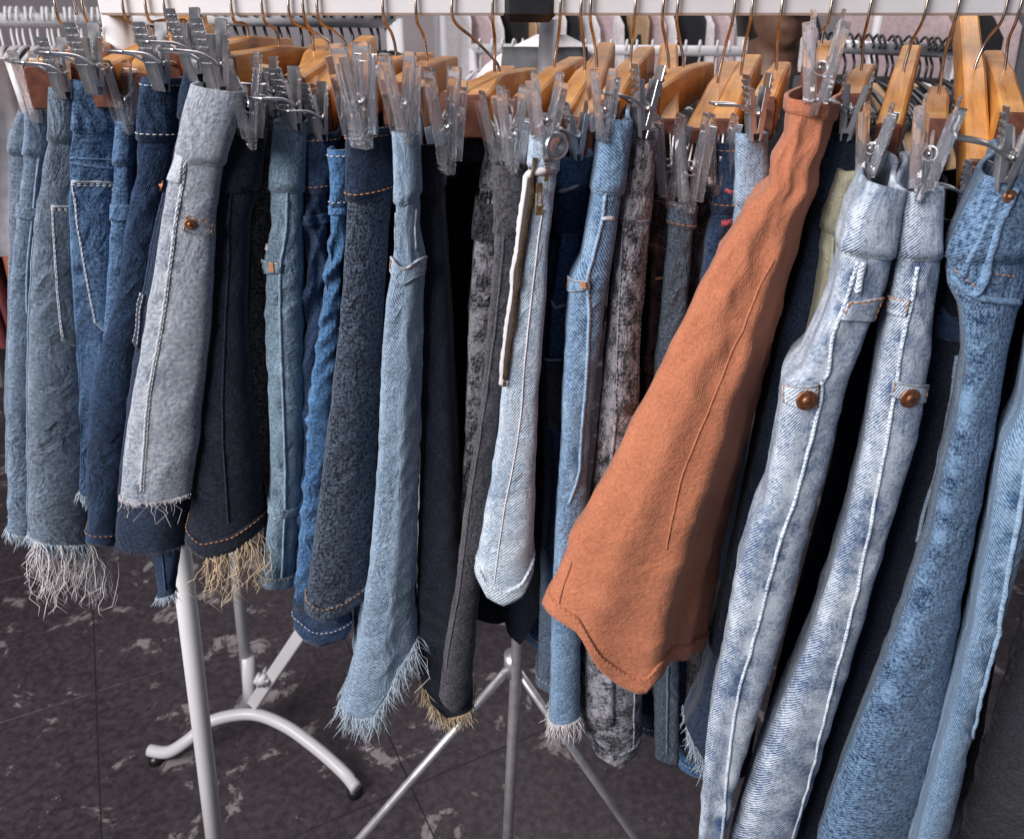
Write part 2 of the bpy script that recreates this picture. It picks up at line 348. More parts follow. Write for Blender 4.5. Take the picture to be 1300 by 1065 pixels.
    def dash(s, k, v, mat, name, off=.0008, r=.0004, L=.0032, gap=.0011):
        p = s.at(k, v, np.full(len(k), off)); l = np.concatenate([[0], np.cumsum(np.linalg.norm(np.diff(p, axis=0), axis=1))]); mb = MB(); t = 0
        while t+L < l[-1]:
            q = [np.array([np.interp(t+e*L, l, p[:, c]) for c in range(3)]) for e in (0, .5, 1)]; mb.tube(q, [r*.7, r, r*.7], 5); t += L+gap
        if mb.v: o = s.fin(mb.build(name, mat, s.root)); o['kind'] = 'stuff'; return o
    def seam(s, px, r=.0014, mat=None, st=None, name='seam', wear=.7):
        k, v = s.path(px); n = len(k)
        j = s.rs.uniform(-.15, .15, n); p = s.at(k, v, np.full(n, r*.15)); mb = MB(); mb.tube(p, list(r*(1+j)), 7)
        vv = np.array([tuple(q) for q in mb.v]); uv = np.stack([vv[:, 0]+vv[:, 1], vv[:, 2]], -1)
        s.fin(mesh(name, mb.v, mb.f, mat or s.mat, s.root, uv, attr=wear+s.rs.uniform(-.5, .4, len(vv))))
        if st: s.dash(k+.9, v, st, 'seam_stitching', .0008)
    def stitch(s, px, mat, name='stitching'): k, v = s.path(px); s.dash(k, v, mat, name)
    def pocket(s, TL, TR, BR, BL, tip=None, st=None, mat=None, wear=.1, edge=None, out=.0020, name='pocket'):
        c = [s.loc(*q) for q in (TL, TR, BR, BL)]; a = np.linspace(0, 1, 9)[None]; b = np.linspace(0, 1, 13)[:, None]
        f = lambda i: (c[0][i]*(1-a)+c[1][i]*a)*(1-b) + (c[3][i]*(1-a)+c[2][i]*a)*b
        K, V = f(0)+0*a*b, f(1)+0*a*b
        if tip: V = V + (b**6)*(1-np.abs(2*a-1))*tip
        o = s.slab(name, K, V, mat or s.mat, out, .0, False, wear)
        if edge:
            mb = MB(); per = [(K[0, i], V[0, i]) for i in range(9)]
            mb.tube(s.at(*np.array(per).T, np.full(9, out)), .0010, 6)
            per = [(K[i, 0], V[i, 0]) for i in range(13)] + [(K[12, i], V[12, i]) for i in range(1, 9)] + [(K[12-i, 8], V[12-i, 8]) for i in range(1, 13)]
            mb.tube(s.at(*np.array(per).T, np.full(len(per), out*.8)), .0006, 6); s.fin(mb.build('pocket_edge', edge, s.root))
        if st:
            for e in (.12, .24): s.dash(np.interp(np.linspace(0, 8, 20), np.arange(9), K[0]), np.interp(np.linspace(0, 8, 20), np.arange(9), V[0]) + e*.09*(V[12, 4]-V[0, 4]+.02), st, 'pocket_stitching', out+.0003)
            for cidx in (0, 8): ii = np.linspace(0, 12, 30); s.dash(np.interp(ii, np.arange(13), K[:, cidx])+(.5 if cidx == 0 else -.5), np.interp(ii, np.arange(13), V[:, cidx]), st, 'pocket_stitching', out+.0003)
        return o
    def disc(s, x, y, r=.0038, mat=None, name='rivet', rings=((1, 0), (1, .0007), (.9, .0011), (.5, .0010), (.42, .0008), (.36, .0019), (.2, .0024), (0.01, .0025)), off=.0022):
        k, v = s.loc(x, y); p = Vector(s.at(np.array([k]), np.array([v]), np.array([off]))[0]); q = Vector(s.at(np.array([k]), np.array([v]), np.array([off+.01]))[0])
        n = (q-p).normalized(); a = n.orthogonal().normalized(); b = n.cross(a); m = 16; mb = MB()
        mb.add([p + (a*math.cos(2*math.pi*i/m)+b*math.sin(2*math.pi*i/m))*r*R_ + n*h for R_, h in rings for i in range(m)],
               [[j*m+i, j*m+(i+1) % m, (j+1)*m+(i+1) % m, (j+1)*m+i] for j in range(len(rings)-1) for i in range(m)])
        return s.fin(mb.build(name, mat or COPPER, s.root))
    def tab(s, TL, TR, BR, BL, mat, name='tab', out=.0028): return s.pocket(TL, TR, BR, BL, mat=mat, out=out, name=name)
    def loop(s, x, y0, y1, wpx=12):
        return s.pocket((x-wpx/2, y0), (x+wpx/2, y0), (x+wpx/2-1, y1), (x-wpx/2-1, y1), out=.0042, name='belt_loop', wear=.35)
    def fringe(s, k0, k1, n, L, mat, r=.00024, spread=.0035, name='fringe', curl=.3, clump=0):
        mb = MB(); rs = s.rs
        cl = rs.uniform(k0, k1, clump) if clump else None
        for i in range(int(n*1.8)):
            k = (cl[rs.randint(clump)] + rs.normal(0, .5)) if clump else rs.uniform(k0, k1)
            p = Vector(s.at(np.array([k]), np.array([.997]), np.array([rs.uniform(-.001, .0015)]))[0]); l = L*rs.uniform(.2, 1.)**1.3*1.2; m = 4 if l < .03 else 9
            dr = Vector((rs.normal(0, 1), rs.normal(0, 1)-.3, 0))*spread*(l/.012 if l < .02 else 1.2); pts = [p]; ph = rs.uniform(0, 6); am = curl*l*rs.uniform(.05, .22)
            for j in range(1, m):
                t = j/(m-1); pts.append(p + dr*t + Vector((am*math.sin(ph+t*rs.uniform(4, 8))-am*math.sin(ph), am*math.cos(ph+t*6)-am*math.cos(ph), -l*t*(1-.12*t))))
            mb.tube(pts, [r]*(m-1)+[r*.5], 4)
        o = s.fin(mb.build(name, mat, s.root)); o['kind'] = 'stuff'; return o

# ---------------------------------------------------------------- hangers and clips
def frame(d):                          # matrix with x along d (horizontal part kept), z up
    x = Vector(d).normalized(); y = Vector((0, 0, 1)).cross(x).normalized(); z = x.cross(y); return Matrix((x, y, z)).transposed()
def bar_mesh():
    # profile (y across, z up) swept along x, ends slightly tapered; end faces carry the dark stain
    pr = [(-.0085, -.015), (.0085, -.015), (.0095, -.012), (.0095, .011), (.0086, .0142), (.0066, .0155), (-.0066, .0155), (-.0086, .0142), (-.0095, .011), (-.0095, -.012)]
    xs = [(-.150, .90), (-.148, 1), (-.05, 1.0), (0, 1.03), (.05, 1.0), (.148, 1), (.150, .90)]; v = []; n = len(pr)
    for x, k in xs: v += [(x, a*k, b*k + (.004*(1-abs(x)/.15))) for a, b in pr]
    f = [[i*n+j, (i+1)*n+j, (i+1)*n+(j+1) % n, i*n+(j+1) % n] for i in range(len(xs)-1) for j in range(n)]; f += [list(range(n)), [(len(xs)-1)*n+j for j in range(n)][::-1]]
    me = bpy.data.meshes.new('bar'); me.from_pydata(v, [], f); me.materials.append(WOOD); me.materials.append(WOODEND); me.polygons.foreach_set('use_smooth', [True]*len(f)); me.set_sharp_from_angle(angle=math.radians(32)); me.polygons[-1].material_index = me.polygons[-2].material_index = 1
    for p in list(me.polygons)[:n]+list(me.polygons)[-2-n:-2]: p.material_index = 1
    return me
BAR = bar_mesh()
def arm_mesh(kind):
    mb = MB()
    if kind == 'plastic':             # one moulded arm: ribbed grip, waist at the pivot, broad jaw; x across, y thickness, z up from pivot
        prof = [(-.030, .0088, .0026), (-.0285, .0100, .0034), (-.014, .0100, .0028), (-.010, .0084, .0026), (.0, .0084, .0028), (.012, .0090, .0022), (.030, .0102, .0020), (.0335, .0098, .0024), (.036, .0086, .0018)]
        v = []; 
        for z, hw, th in prof: v += [(-hw, -th/2, z), (hw, -th/2, z), (hw, th/2, z), (-hw, th/2, z)]
        f = [[i*4+j, i*4+(j+1) % 4, i*4+4+(j+1) % 4, i*4+4+j] for i in range(len(prof)-1) for j in range(4)] + [[0, 1, 2, 3], [len(v)-4+j for j in range(4)]]
        mb.add(v, f)
        for sx in (-1, 1): mb.box((sx*.0082, .0030, .004), (.0014, .0066, .050))
        for k in range(4): mb.box((0, .0020, -.0265+k*.0032), (.0125, .0018, .0014))
    else:                              # pressed steel: flat plate with raised ribs and a toothed grip
        mb.box((0, 0, .004), (.0125, .0012, .044), ch=.2)
        for sx in (-.0042, -.0014, .0014, .0042): mb.box((sx, .0010, -.008), (.0013, .0014, .018))
        for k in range(4):
            for sx in (-.0036, .0036): mb.box((sx, .0010, .009+k*.0042), (.0048, .0016, .0022))
        for sx in (-1, 1): mb.box((sx*.0062, -.0012, .002), (.0010, .0036, .030))
    me = bpy.data.meshes.new('arm'); me.from_pydata([tuple(p) for p in mb.v], [], mb.f); me.materials.append(CLEAR if kind == 'plastic' else STEEL); return me
ARM = {'plastic': arm_mesh('plastic'), 'metal': arm_mesh('metal')}
def fin_mesh():
    mb = MB(); mb.box((0, .0035, .010), (.0018, .0070, .030)); mb.box((0, .0032, -.012), (.0016, .0048, .014))
    me = bpy.data.meshes.new('fin'); me.from_pydata([tuple(p) for p in mb.v], [], mb.f); me.materials.append(CLEAR); return me
FIN = fin_mesh()
def clip(parent, kind, jaw, yaw, wire_to, sc=1., open_=.20, tilt=0.):
    """spring clip; jaw = world point where the jaws bite, wire_to = hole in the hanger bar"""
    R = Matrix.Rotation(yaw, 4, 'Z') @ Matrix.Rotation(tilt, 4, 'X'); half = (.030 if kind == 'plastic' else .018)*sc
    piv = Vector(jaw) + R.to_3x3() @ Vector((0, 0, half*.75)); base = parent.matrix_basis.inverted()
    e = empty('clip'); e.parent = parent; e.matrix_basis = base @ Matrix.Translation(piv) @ R @ Matrix.Scale(sc, 4)
    for sgn in (-1, 1):
        a = link('arm', ARM[kind], e); a.location = (0, sgn*.0046, 0); a.rotation_euler = (-sgn*open_, 0, 0) if sgn > 0 else (open_, 0, math.pi) 
        if sgn < 0: a.rotation_euler = (open_*-1, 0, math.pi)
        if kind == 'plastic': fn = link('web', FIN, e); fn.location = a.location; fn.rotation_euler = a.rotation_euler; fn.location.y *= .4
    mb = MB(); mb.tube([(-.008, 0, 0), (.008, 0, 0)], .0013, 8)
    if kind == 'metal': mb.tube([(.003*math.cos(t*.7)*1.0 + 0, .003*math.sin(t*.7), -.004+.0003*t) for t in range(28)], .0006, 5)
    else: mb.tube([(.0045*math.sin(t*.6)*.4, .0045*math.cos(t*.6), .0045*math.sin(t*.6)) for t in range(22)], .0007, 5)
    mb.build('spring', STEEL, e)
    if kind == 'metal':               # wire lever loop squeezed to open the jaws
        k = 1.25; mb = MB(); mb.tube(smoothpts([(-.0075, .002, 0), (-.0078, .010*k, .006), (-.0078, .022*k, .008), (-.006, .024*k, .0085), (.006, .024*k, .0085), (.0078, .022*k, .008), (.0078, .010*k, .006), (.0075, .002, 0)], 4), .0011, 7); mb.build('lever_loop', STEEL, e)
    # wire frame from the pivot up to the bar
    c3 = R.to_3x3(); q0 = piv + c3 @ Vector((-.0085*sc, 0, 0)); q1 = piv + c3 @ Vector((.0085*sc, 0, 0)); w = Vector(wire_to); inv = base
    up = max(.012, w.z - piv.z); t0 = Vector((q0.x, q0.y, piv.z+up)); t1 = Vector((q1.x, q1.y, piv.z+up))
    sh = (w - (t0+t1)/2)*.8; mb = MB(); mb.tube([q1, q0] + smoothpts([q0 + (t0-q0)*.12, t0*.9+q0*.1+sh*.8, t0+sh, t1+sh, t1*.9+q1*.1+sh*.8, q1 + (t1-q1)*.12], 4) + [q1], .0011, 7)
    o = mb.build('wire', STEEL, parent); o.matrix_basis = inv
    return e
RY, RZ0 = .75, None
def hanger(label, hx, hb, end, clips, group='wooden clip hangers on the rail', hy=None):
    """hx: pixel x of the hook at the rail; hb: pixel where it meets the bar; end: pixel of the bar's near end; clips: list of (kind, pixel of jaws, Y, yaw offset, scale)"""
    C = P(hb[0], hb[1], RY); Yn = RY-.14
    for _ in range(8):
        N = P(end[0], end[1], Yn); dx = N.x-C.x; Yn = RY - math.sqrt(max(.15**2-dx*dx-(N.z-C.z)**2, .05**2))
    d = C - N; yaw = math.atan2(d.y, d.x)
    mid = C - Vector((0, 0, .016)); root = empty('clip_hanger', mid); tag(root, label, 'hanger', group)
    b = link('bar', BAR, root); b.rotation_mode = 'QUATERNION'; b.rotation_quaternion = frame(d).to_quaternion()
    top = P(hx, 12, RY); inv = Matrix.Translation(-mid); zr = RAIL_Z + .0128
    pts = smoothpts([C-Vector((0, 0, .004)), C+Vector((0, 0, .010)), C*.45+top*.55+Vector((.001, -.002, 0)), Vector((top.x, RY-.0150, RAIL_Z-.016)), Vector((top.x, RY-.0155, RAIL_Z+.006)), Vector((top.x, RY-.009, zr+.005)),
                     Vector((top.x, RY, zr+.0085)), Vector((top.x, RY+.009, zr+.005)), Vector((top.x, RY+.0155, RAIL_Z+.004)), Vector((top.x, RY+.016, RAIL_Z-.012))], 5)
    mb = MB(); mb.tube(pts, .00135, 8); o = mb.build('hook', BRASSY, root); o.location = -mid
    for kind, jp, Yj, dyaw, sc in clips:
        J = P(jp[0], jp[1], Yj); clip(root, kind, J, yaw+dyaw, N*.93+C*.07-Vector((0, 0, .012)), sc, random.uniform(.11, .17), random.uniform(-.06, .06))
    # the clip at the far end hangs the other side of the same garment
    if clips:
        kind, jp, Yj, dyaw, sc = clips[0]; J = P(jp[0], jp[1], Yj); fj = C + (C-J); fj.z = J.z; Fp = C + d*.93 - Vector((0, 0, .012)); fj = Fp + Vector((0, 0, J.z-Fp.z)) if (fj-Fp).length > .08 else fj
        fj.z -= .045; clip(root, kind, fj, yaw, Fp, sc)
    return root
# ---------------------------------------------------------------- setting: floor, wall, racks
RAIL_Z = P(650, 20, RY-.0125).z + .0125
def plane(name, x0, x1, y0, y1, z, mat): return struct(mesh(name, [(x0, y0, z), (x1, y0, z), (x1, y1, z), (x0, y1, z)], [(0, 1, 2, 3)], mat))
fl = plane('floor', -4, 4, -1.5, 4.2, .001, GROUT)
tm = MB().box((0, 0, -.012), (.597, .597, .024), ch=.06); tme = bpy.data.meshes.new('tile'); tme.from_pydata([tuple(p) for p in tm.v], [], tm.f); tme.materials.append(FLOOR)
ca, sa = math.cos(math.radians(27)), math.sin(math.radians(27))
for i in range(-7, 8):
    for j in range(-7, 8):
        x, y = i*.6, j*.6; X, Yy = -.62+ca*x-sa*y, 1.32+sa*x+ca*y
        if -2.6 < X < 2.6 and .2 < Yy < 4.1:
            t = link('tile', tme, fl); t.location = (X, Yy, .004+random.uniform(-.001, .001)); t.rotation_euler = (0, 0, math.radians(27))
WALL = plain('pale_plaster', (.36, .32, .34), .9, scale=6, var=.12)
struct(mesh('back_wall', [(-4, 4.2, -.01), (4, 4.2, -.01), (4, 4.2, 3.2), (-4, 4.2, 3.2)], [(0, 1, 2, 3)], WALL))
# main rack: square rail, splayed legs, black joint
rk = empty('garment_rack', (0, RY, 0)); tag(rk, 'white metal garment rail carrying the row of wooden clip hangers', 'clothes rack')
def part(mb, name, mat, root, smooth=True): o = mb.build(name, mat, root, smooth); o.location = -root.location; return o
part(MB().box((.20, RY, RAIL_Z), (1.10, .025, .025), ch=.08), 'rail', RAILW, rk, False)
a = P(150, 8, RY+.01); b = P(262, 975, RY+.05); d = (b-a)/(a.z-b.z); foot = a + d*a.z
part(MB().tube([a+Vector((0, 0, .03)), b, foot], .0125, 20), 'leg', WHITE, rk)
part(MB().box((foot.x, foot.y, .012), (.05, .10, .024)), 'foot', WHITE, rk)
part(MB().box((foot.x+1.55, RY+.05, .012), (.05, .10, .024)), 'foot', WHITE, rk)
part(MB().tube([(.745, RY+.012, RAIL_Z), (.80, RY+.03, .7), (foot.x+1.55, RY+.05, .01)], .0125, 20), 'leg', WHITE, rk)
jx = P(672, 10, RY-.015).x
part(MB().box((jx, RY, RAIL_Z), (.047, .033, .036), ch=.2), 'rail_joint', BLACK, rk, False)
# chrome stand under the joint
cs = empty('chrome_stand', (0, .86, 0)); tag(cs, 'chrome tube stand with two diagonal braces beneath the rail joint', 'stand')
a = P(697, 24, .80); b = P(649, 975, .86); foot = a + (b-a)/(a.z-b.z)*a.z
part(MB().tube([a, b, foot], .0085, 18), 'pole', CHROME, cs)
c = P(651, 842, .855)
part(MB().tube([c+Vector((0, 0, .018)), c-Vector((0, 0, .018))], .0125, 18), 'collar', CHROME, cs)
for q in ((534, 976, .80), (748, 980, .84)):
    e = P(*q); part(MB().tube([c, e, c+(e-c)*(c.z-.01)/(c.z-e.z)], .0062, 12), 'brace', CHROME, cs)
# second stand: post, arched foot, brace with knob
ws = empty('rack_stand', PF(318, 915, .1)); tag(ws, 'white tubular rack stand with arched foot and clamp knob', 'stand')
Yp = PF(318, 893, .10).y; top = P(292, 640, Yp); bot = P(317, 893, Yp); up = bot + (top-bot)/(top.z-bot.z)*(1.42-bot.z)
part(MB().tube([up, bot], .0125, 18), 'post', WHITE, ws); sl = P(314, 832, Yp)
part(MB().tube([sl, bot-Vector((0, 0, .02))], .0150, 18), 'sleeve', WHITE, ws)
arch = [PF(190, 952, .045), PF(214, 954, .05), PF(240, 938, .075), PF(268, 915, .10), PF(318, 906, .105), PF(360, 920, .10), PF(400, 948, .075), PF(436, 980, .045), PF(452, 1000, .04)]
part(MB().tube(smoothpts(arch, 6), .0130, 18), 'arched_foot', WHITE, ws)
for q in (PF(196, 955, .03), PF(450, 998, .025)): part(MB().tube([(q.x, q.y, .05), (q.x, q.y, .02)], .007, 10).tube([(q.x, q.y, .022), (q.x, q.y, .004)], [.016, .017], 16), 'levelling_pad', BLACK, ws)
b0 = P(322, 893, Yp-.02); b1 = P(385, 800, Yp-.10); dv = (b1-b0); mm = frame(dv); part(MB().box(b0+dv*1.4, (dv.length*2.8, .020, .026), mm, ch=.1), 'brace', WHITE, ws, False)
kn = P(333, 861, Yp-.06); mb = MB(); mb.tube([kn+Vector((0, .03, 0)), kn], .005, 10)
for k in range(6): t = k*math.pi/3; mb.tube([kn+Vector((.011*math.cos(t), .004, .011*math.sin(t))), kn+Vector((.011*math.cos(t), -.012, .011*math.sin(t)))], .0055, 8)
mb.tube([kn+Vector((0, .004, 0)), kn-Vector((0, .013, 0))], .012, 16); part(mb, 'clamp_knob', WHITE, ws)

# ---------------------------------------------------------------- denims
D = denim
m_grey = D('grey_blue_denim', (.028, .048, .085), (.22, .29, .39), .4, 1.5, 1, .38, .35)
m_grey2 = D('steel_grey_denim', (.030, .045, .072), (.21, .26, .335), .4, 1.5, 1, .38, .3)
m_mid = D('mid_blue_denim', (.010, .028, .075), (.12, .21, .36), .35, 1.6, 1, .42, .6)
m_dk = D('dark_indigo_denim', (.003, .0065, .018), (.034, .066, .14), .35, 1.5, 1, .4, .5)
m_dk2 = D('raw_indigo_denim', (.0035, .007, .017), (.030, .048, .092), .3, 1.5, -1, .5, .3)
m_pale = D('pale_grey_denim', (.085, .105, .15), (.47, .50, .56), .6, 1.6, -1, .40, .25)
m_blk = D('black_denim', (.003, .004, .009), (.020, .026, .046), .25, 1.5, 1, .5, .3, 0, .6, .3)
m_speck = D('speckled_grey_denim', (.08, .075, .082), (.40, .37, .38), .15, 1.6, 1, .75, .3, .35)
m_lb = D('light_blue_denim', (.055, .095, .14), (.25, .34, .43), .4, 1.6, 1, .35, .35)
m_lb2 = D('sky_blue_denim', (.07, .12, .19), (.32, .41, .53), .5, 1.9, 1, .35, .45)
m_blue = D('bright_blue_denim', (.010, .04, .11), (.10, .22, .42), .3, 1.6, 1, .4, .5)
m_slub = D('slubby_navy_denim', (.006, .009, .018), (.085, .11, .155), .1, 1.6, 1, .75, .3)
m_char = D('charcoal_denim', (.020, .019, .024), (.105, .10, .115), .4, 1.8, 1, .42, .3)
m_acid = D('acid_grey_denim', (.02, .02, .027), (.34, .33, .37), .2, 1.6, 1, .45, .5, .75)
m_acidb = D('acid_black_denim', (.006, .006, .009), (.10, .095, .115), .2, 1.6, 1, .4, .5, .5)
m_bleach = D('bleached_denim', (.15, .23, .35), (.60, .66, .73), .5, 1.8, -1, .35, .55)
m_wash = D('stonewash_denim', (.022, .075, .20), (.66, .72, .81), .75, 1.7, -1, .30, .9, .25, .85)
m_sky = D('washed_blue_denim', (.035, .095, .20), (.30, .43, .60), .55, 1.8, 1, .32, .5)
m_plain = D('dusty_blue_cloth', (.035, .05, .075), (.125, .165, .22), .15, 1.5, 1, .55, .3)
m_jean = D('worn_blue_denim', (.010, .028, .075), (.18, .29, .45), .30, 1.7, -1, .50, .35)
m_orange = D('terracotta_twill', (.27, .085, .045), (.53, .205, .115), .16, 1.4, 1, .22, .3, 0, .25, .22)
m_khaki = D('khaki_twill', (.22, .21, .15), (.37, .36, .27), .15, 1.5, 1, .25, .25)
m_cloth = D('dark_grey_cloth', (.014, .014, .020), (.045, .044, .055), .1, 1.5, 1, .4, .3)
THB = plain('pale_blue_thread', (.40, .47, .55), .9, scale=200, var=.3); THT = plain('tan_thread', (.56, .43, .29), .9, scale=200, var=.3); THG = plain('white_cotton_thread', (.62, .58, .60), .9, scale=200, var=.2)
GR = 'denim garments hanging on the rail'
def G(*a, **k): k.setdefault('group', None); return Garment(*a, **k)

# ---------------------------------------------------------------- garments, following the rail
g = G('denim_skirt', 'slate blue denim skirt at the very end of the rail', 'skirt', .66, [(24, 142), (10, 176), (8, 300), (6, 420), (4, 600)], [(48, 142), (40, 180), (40, 300), (40, 600)], m_grey2, depth=.16, back=.03)
g.waist(.032); g.body()
g = G('denim_skirt', 'grey blue denim skirt with pale frayed hem beside the pocketed grey skirt', 'skirt', .625, [(33, 138), (30, 180), (25, 230), (14, 320), (9, 372), (6, 500), (4, 672)], [(66, 138), (66, 180), (66, 240), (60, 350), (60, 500), (64, 684)], m_grey, skew=.5, depth=.2, back=.05, fold=.5)
g.mark([(26, 230), (12, 372), (10, 660)], 8, .4); g.waist(.034); g.seam([(50, 186), (46, 230), (36, 330), (34, 400)], .001); g.band(.19, .215, 'yoke_seam', wear=.2)
g.fringe(-3, NF+4, 260, .012, THB); g.body()
g = G('denim_skirt', 'steel grey denim skirt with stitched patch pocket and long white threads', 'skirt', .60, [(63, 112), (60, 167), (55, 195), (42, 260), (33, 400), (31, 500), (33, 680)], [(92, 112), (93, 167), (96, 200), (100, 300), (106, 420), (112, 550), (116, 694)], m_grey2, skew=.35, depth=.2, back=.05, fold=.4)
g.mark([(58, 180), (42, 260), (33, 400), (32, 670)], 5, .6); g.waist(.036); g.seam([(37, 300), (35, 400), (34, 520), (36, 675)], .0009, wear=1)
g.pocket((67, 260), (96, 262), (104, 440), (79, 432), st=THW, edge=EDGE, wear=-.15)
g.fringe(-3, NF+6, 420, .013, THB); g.fringe(4, NF+10, 110, .075, THG, r=.00030, name='loose_threads', curl=.55, clump=6, spread=.007); g.body()
g = G('jeans_skirt', 'mid blue denim skirt with large curved back pocket', 'skirt', .60, [(92, 102), (90, 150), (83, 200), (82, 280), (88, 400), (93, 480), (96, 560), (95, 628)], [(150, 108), (152, 152), (150, 200), (150, 300), (150, 420), (150, 520), (150, 640)], m_mid, skew=.7, depth=.22, back=.05, fold=.6)
g.mark([(90, 152), (150, 160)], 6, .8); g.mark([(96, 300), (108, 380), (120, 412)], 9, 1.2); g.mark([(86, 200), (150, 206)], 8, .7); g.waist(.034); g.seam([(84, 208), (148, 212)], .0012, st=THW); g.seam([(84, 202), (148, 205)], .0008)
g.pocket((93, 230), (143, 232), (141, 425), (122, 408), st=THW, edge=EDGE, wear=.1); g.fringe(0, 14, 90, .010, THB); g.body()
g = G('denim_shorts', 'narrow faded blue pair with rolled belt squeezed beside the curved pocket skirt', 'shorts', .60, [(149, 154), (143, 200), (140, 260), (134, 340), (130, 400), (120, 520)], [(168, 154), (163, 200), (166, 260), (160, 340), (155, 400), (150, 520)], m_mid, depth=.2, back=.04)
g.waist(.030); g.band(.26, .31, 'rolled_belt', wear=.3); g.body()
g = G('jeans', 'dark indigo jeans with smooth front and orange hem stitch', 'jeans', .575, [(180, 100), (172, 158), (170, 220), (155, 280), (148, 350), (137, 400), (120, 450), (110, 500), (105, 560), (104, 620), (107, 688)], [(224, 100), (222, 168), (214, 230), (205, 300), (190, 400), (178, 470), (166, 560), (156, 640), (148, 692)], m_dk, skew=.5, depth=.2, back=.06, fold=.5)
g.mark([(172, 165), (168, 240), (150, 345), (135, 410), (112, 500), (106, 600)], 9, .9, .5); g.waist(.040, st=THW); g.hemband(.012, THO); g.body()
g = G('jeans', 'dark raw hem jeans with rolled waist and copper rivet behind the pale shorts', 'jeans', .565, [(238, 84), (228, 120), (222, 170), (205, 240), (190, 300), (170, 400), (155, 500), (143, 600), (138, 700)], [(260, 88), (256, 130), (250, 200), (248, 260), (250, 350), (248, 500), (244, 600), (236, 692)], m_dk2, skew=.3, depth=.2, back=.06)
g.waist(.032); g.pocket((168, 368), (186, 372), (178, 440), (163, 432), st=THW, wear=.1); g.disc(203, 238); g.seam([(212, 230), (190, 310), (172, 400)], .0012); g.fringe(-2, NF, 140, .004, THD); g.body()
g = G('denim_shorts', 'pale grey denim shorts with front seam and raw cut hem', 'shorts', .535, [(243, 108), (230, 150), (227, 168), (220, 205), (208, 240), (200, 300), (180, 420), (165, 500), (155, 570), (149, 634)], [(304, 118), (292, 168), (282, 200), (272, 270), (268, 340), (264, 420), (256, 500), (249, 570), (240, 632)], m_pale, skew=.08, depth=.18, back=.07, bulge=.5, fold=.6)
g.mark([(240, 190), (226, 270), (212, 370), (190, 500), (178, 628)], 9, .9); g.mark([(228, 170), (290, 190)], 8, .8); g.waist(.045, wear=.1)
g.seam([(236, 195), (230, 240), (225, 270), (212, 370), (190, 500), (178, 628)], .0013, st=THW); g.pocket((222, 194), (236, 197), (230, 230), (214, 226), wear=.7, name='coin_pocket')
g.pocket((236, 274), (268, 280), (267, 300), (233, 294), st=THO, wear=-.25, name='pocket_band'); g.disc(242, 285); g.fringe(-2, NF, 160, .004, THG); g.fringe(2, NF-4, 9, .022, THG, curl=1.5, name='loose_threads'); g.body()
g = G('denim_skirt', 'black denim skirt with tan thread fringe under a stitched hem', 'skirt', .55, [(282, 160), (276, 200), (268, 260), (266, 340), (262, 420), (252, 500), (243, 600), (232, 690)], [(332, 165), (326, 235), (314, 285), (310, 400), (316, 500), (328, 600), (334, 672)], m_blk, skew=.3, depth=.2, back=.06, hem=[(262, 702), (300, 692)], fold=.8)
g.mark([(268, 300), (262, 420), (250, 520), (238, 650)], 8, 1.3, .3); g.waist(.040); g.seam([(296, 205), (290, 330), (284, 440), (284, 560), (288, 664)], .0009, wear=.5); g.disc(271, 232, .006, DARKMETAL, 'button'); g.hemband(.016, THO)
g.fringe(6, NF+4, 80, .055, THT, r=.00028, curl=.8, clump=11, spread=.006); g.body()
g = G('denim_shorts', 'small dark blue leg end with frayed cuff hanging below the black skirt', 'shorts', .60, [(188, 620), (190, 700), (197, 760)], [(226, 620), (226, 700), (220, 752)], m_dk, depth=.10); g.fringe(-2, NF, 120, .008, THB); g.seam([(204, 690), (210, 752)], .001, wear=1); g.body()
g = G('denim_skirt', 'speckled pinkish grey denim strip beside the pale blue jeans', 'skirt', .59, [(324, 136), (324, 160), (328, 220), (318, 280), (313, 400), (319, 500), (332, 610)], [(362, 138), (356, 170), (352, 230), (345, 300), (340, 400), (342, 500), (346, 620)], m_speck, depth=.18, back=.03)
g.waist(.034, wear=.3); g.body()
g = G('jeans', 'light blue jeans with orange pocket tab and knee seam', 'jeans', .565, [(349, 154), (344, 200), (340, 232), (341, 290), (333, 328), (331, 400), (334, 500), (338, 600), (337, 640), (325, 742)], [(386, 156), (384, 232), (383, 300), (384, 400), (385, 500), (382, 600), (379, 640), (368, 748)], m_lb, depth=.2, back=.03, fold=.7)
g.mark([(365, 240), (357, 340), (358, 500), (362, 630), (357, 745)], 7, .9); g.mark([(338, 625), (382, 622)], 7, 1.); g.waist(.046); g.seam([(366, 236), (362, 300), (356, 345), (358, 500), (362, 625), (357, 742)], .0012)
g.pocket((333, 332), (357, 332), (358, 346), (332, 346), st=THW, wear=.2, name='pocket_band'); g.tab((343, 333), (349, 333), (349, 345), (343, 345), THO, 'bar_tack'); g.band(.785, .805, 'knee_seam', wear=.2); g.seam([(331, 318), (336, 310), (341, 318)], .0012, THW); g.hemband(.012, THO); g.body()
g = G('jeans', 'dark blue crumpled jeans with rolled waistband top', 'jeans', .575, [(388, 172), (385, 215), (383, 300), (383, 400), (382, 470), (380, 560), (373, 690), (369, 800)], [(428, 168), (420, 215), (415, 260), (415, 400), (420, 500), (430, 600), (440, 700), (446, 806)], m_dk, depth=.2, back=.03, wr=2.2, hem=[(410, 812)])
g.waist(.040, st=THO); g.band(.125, .14, 'yoke_seam', wear=.3); g.hemband(.016, THW); g.body()
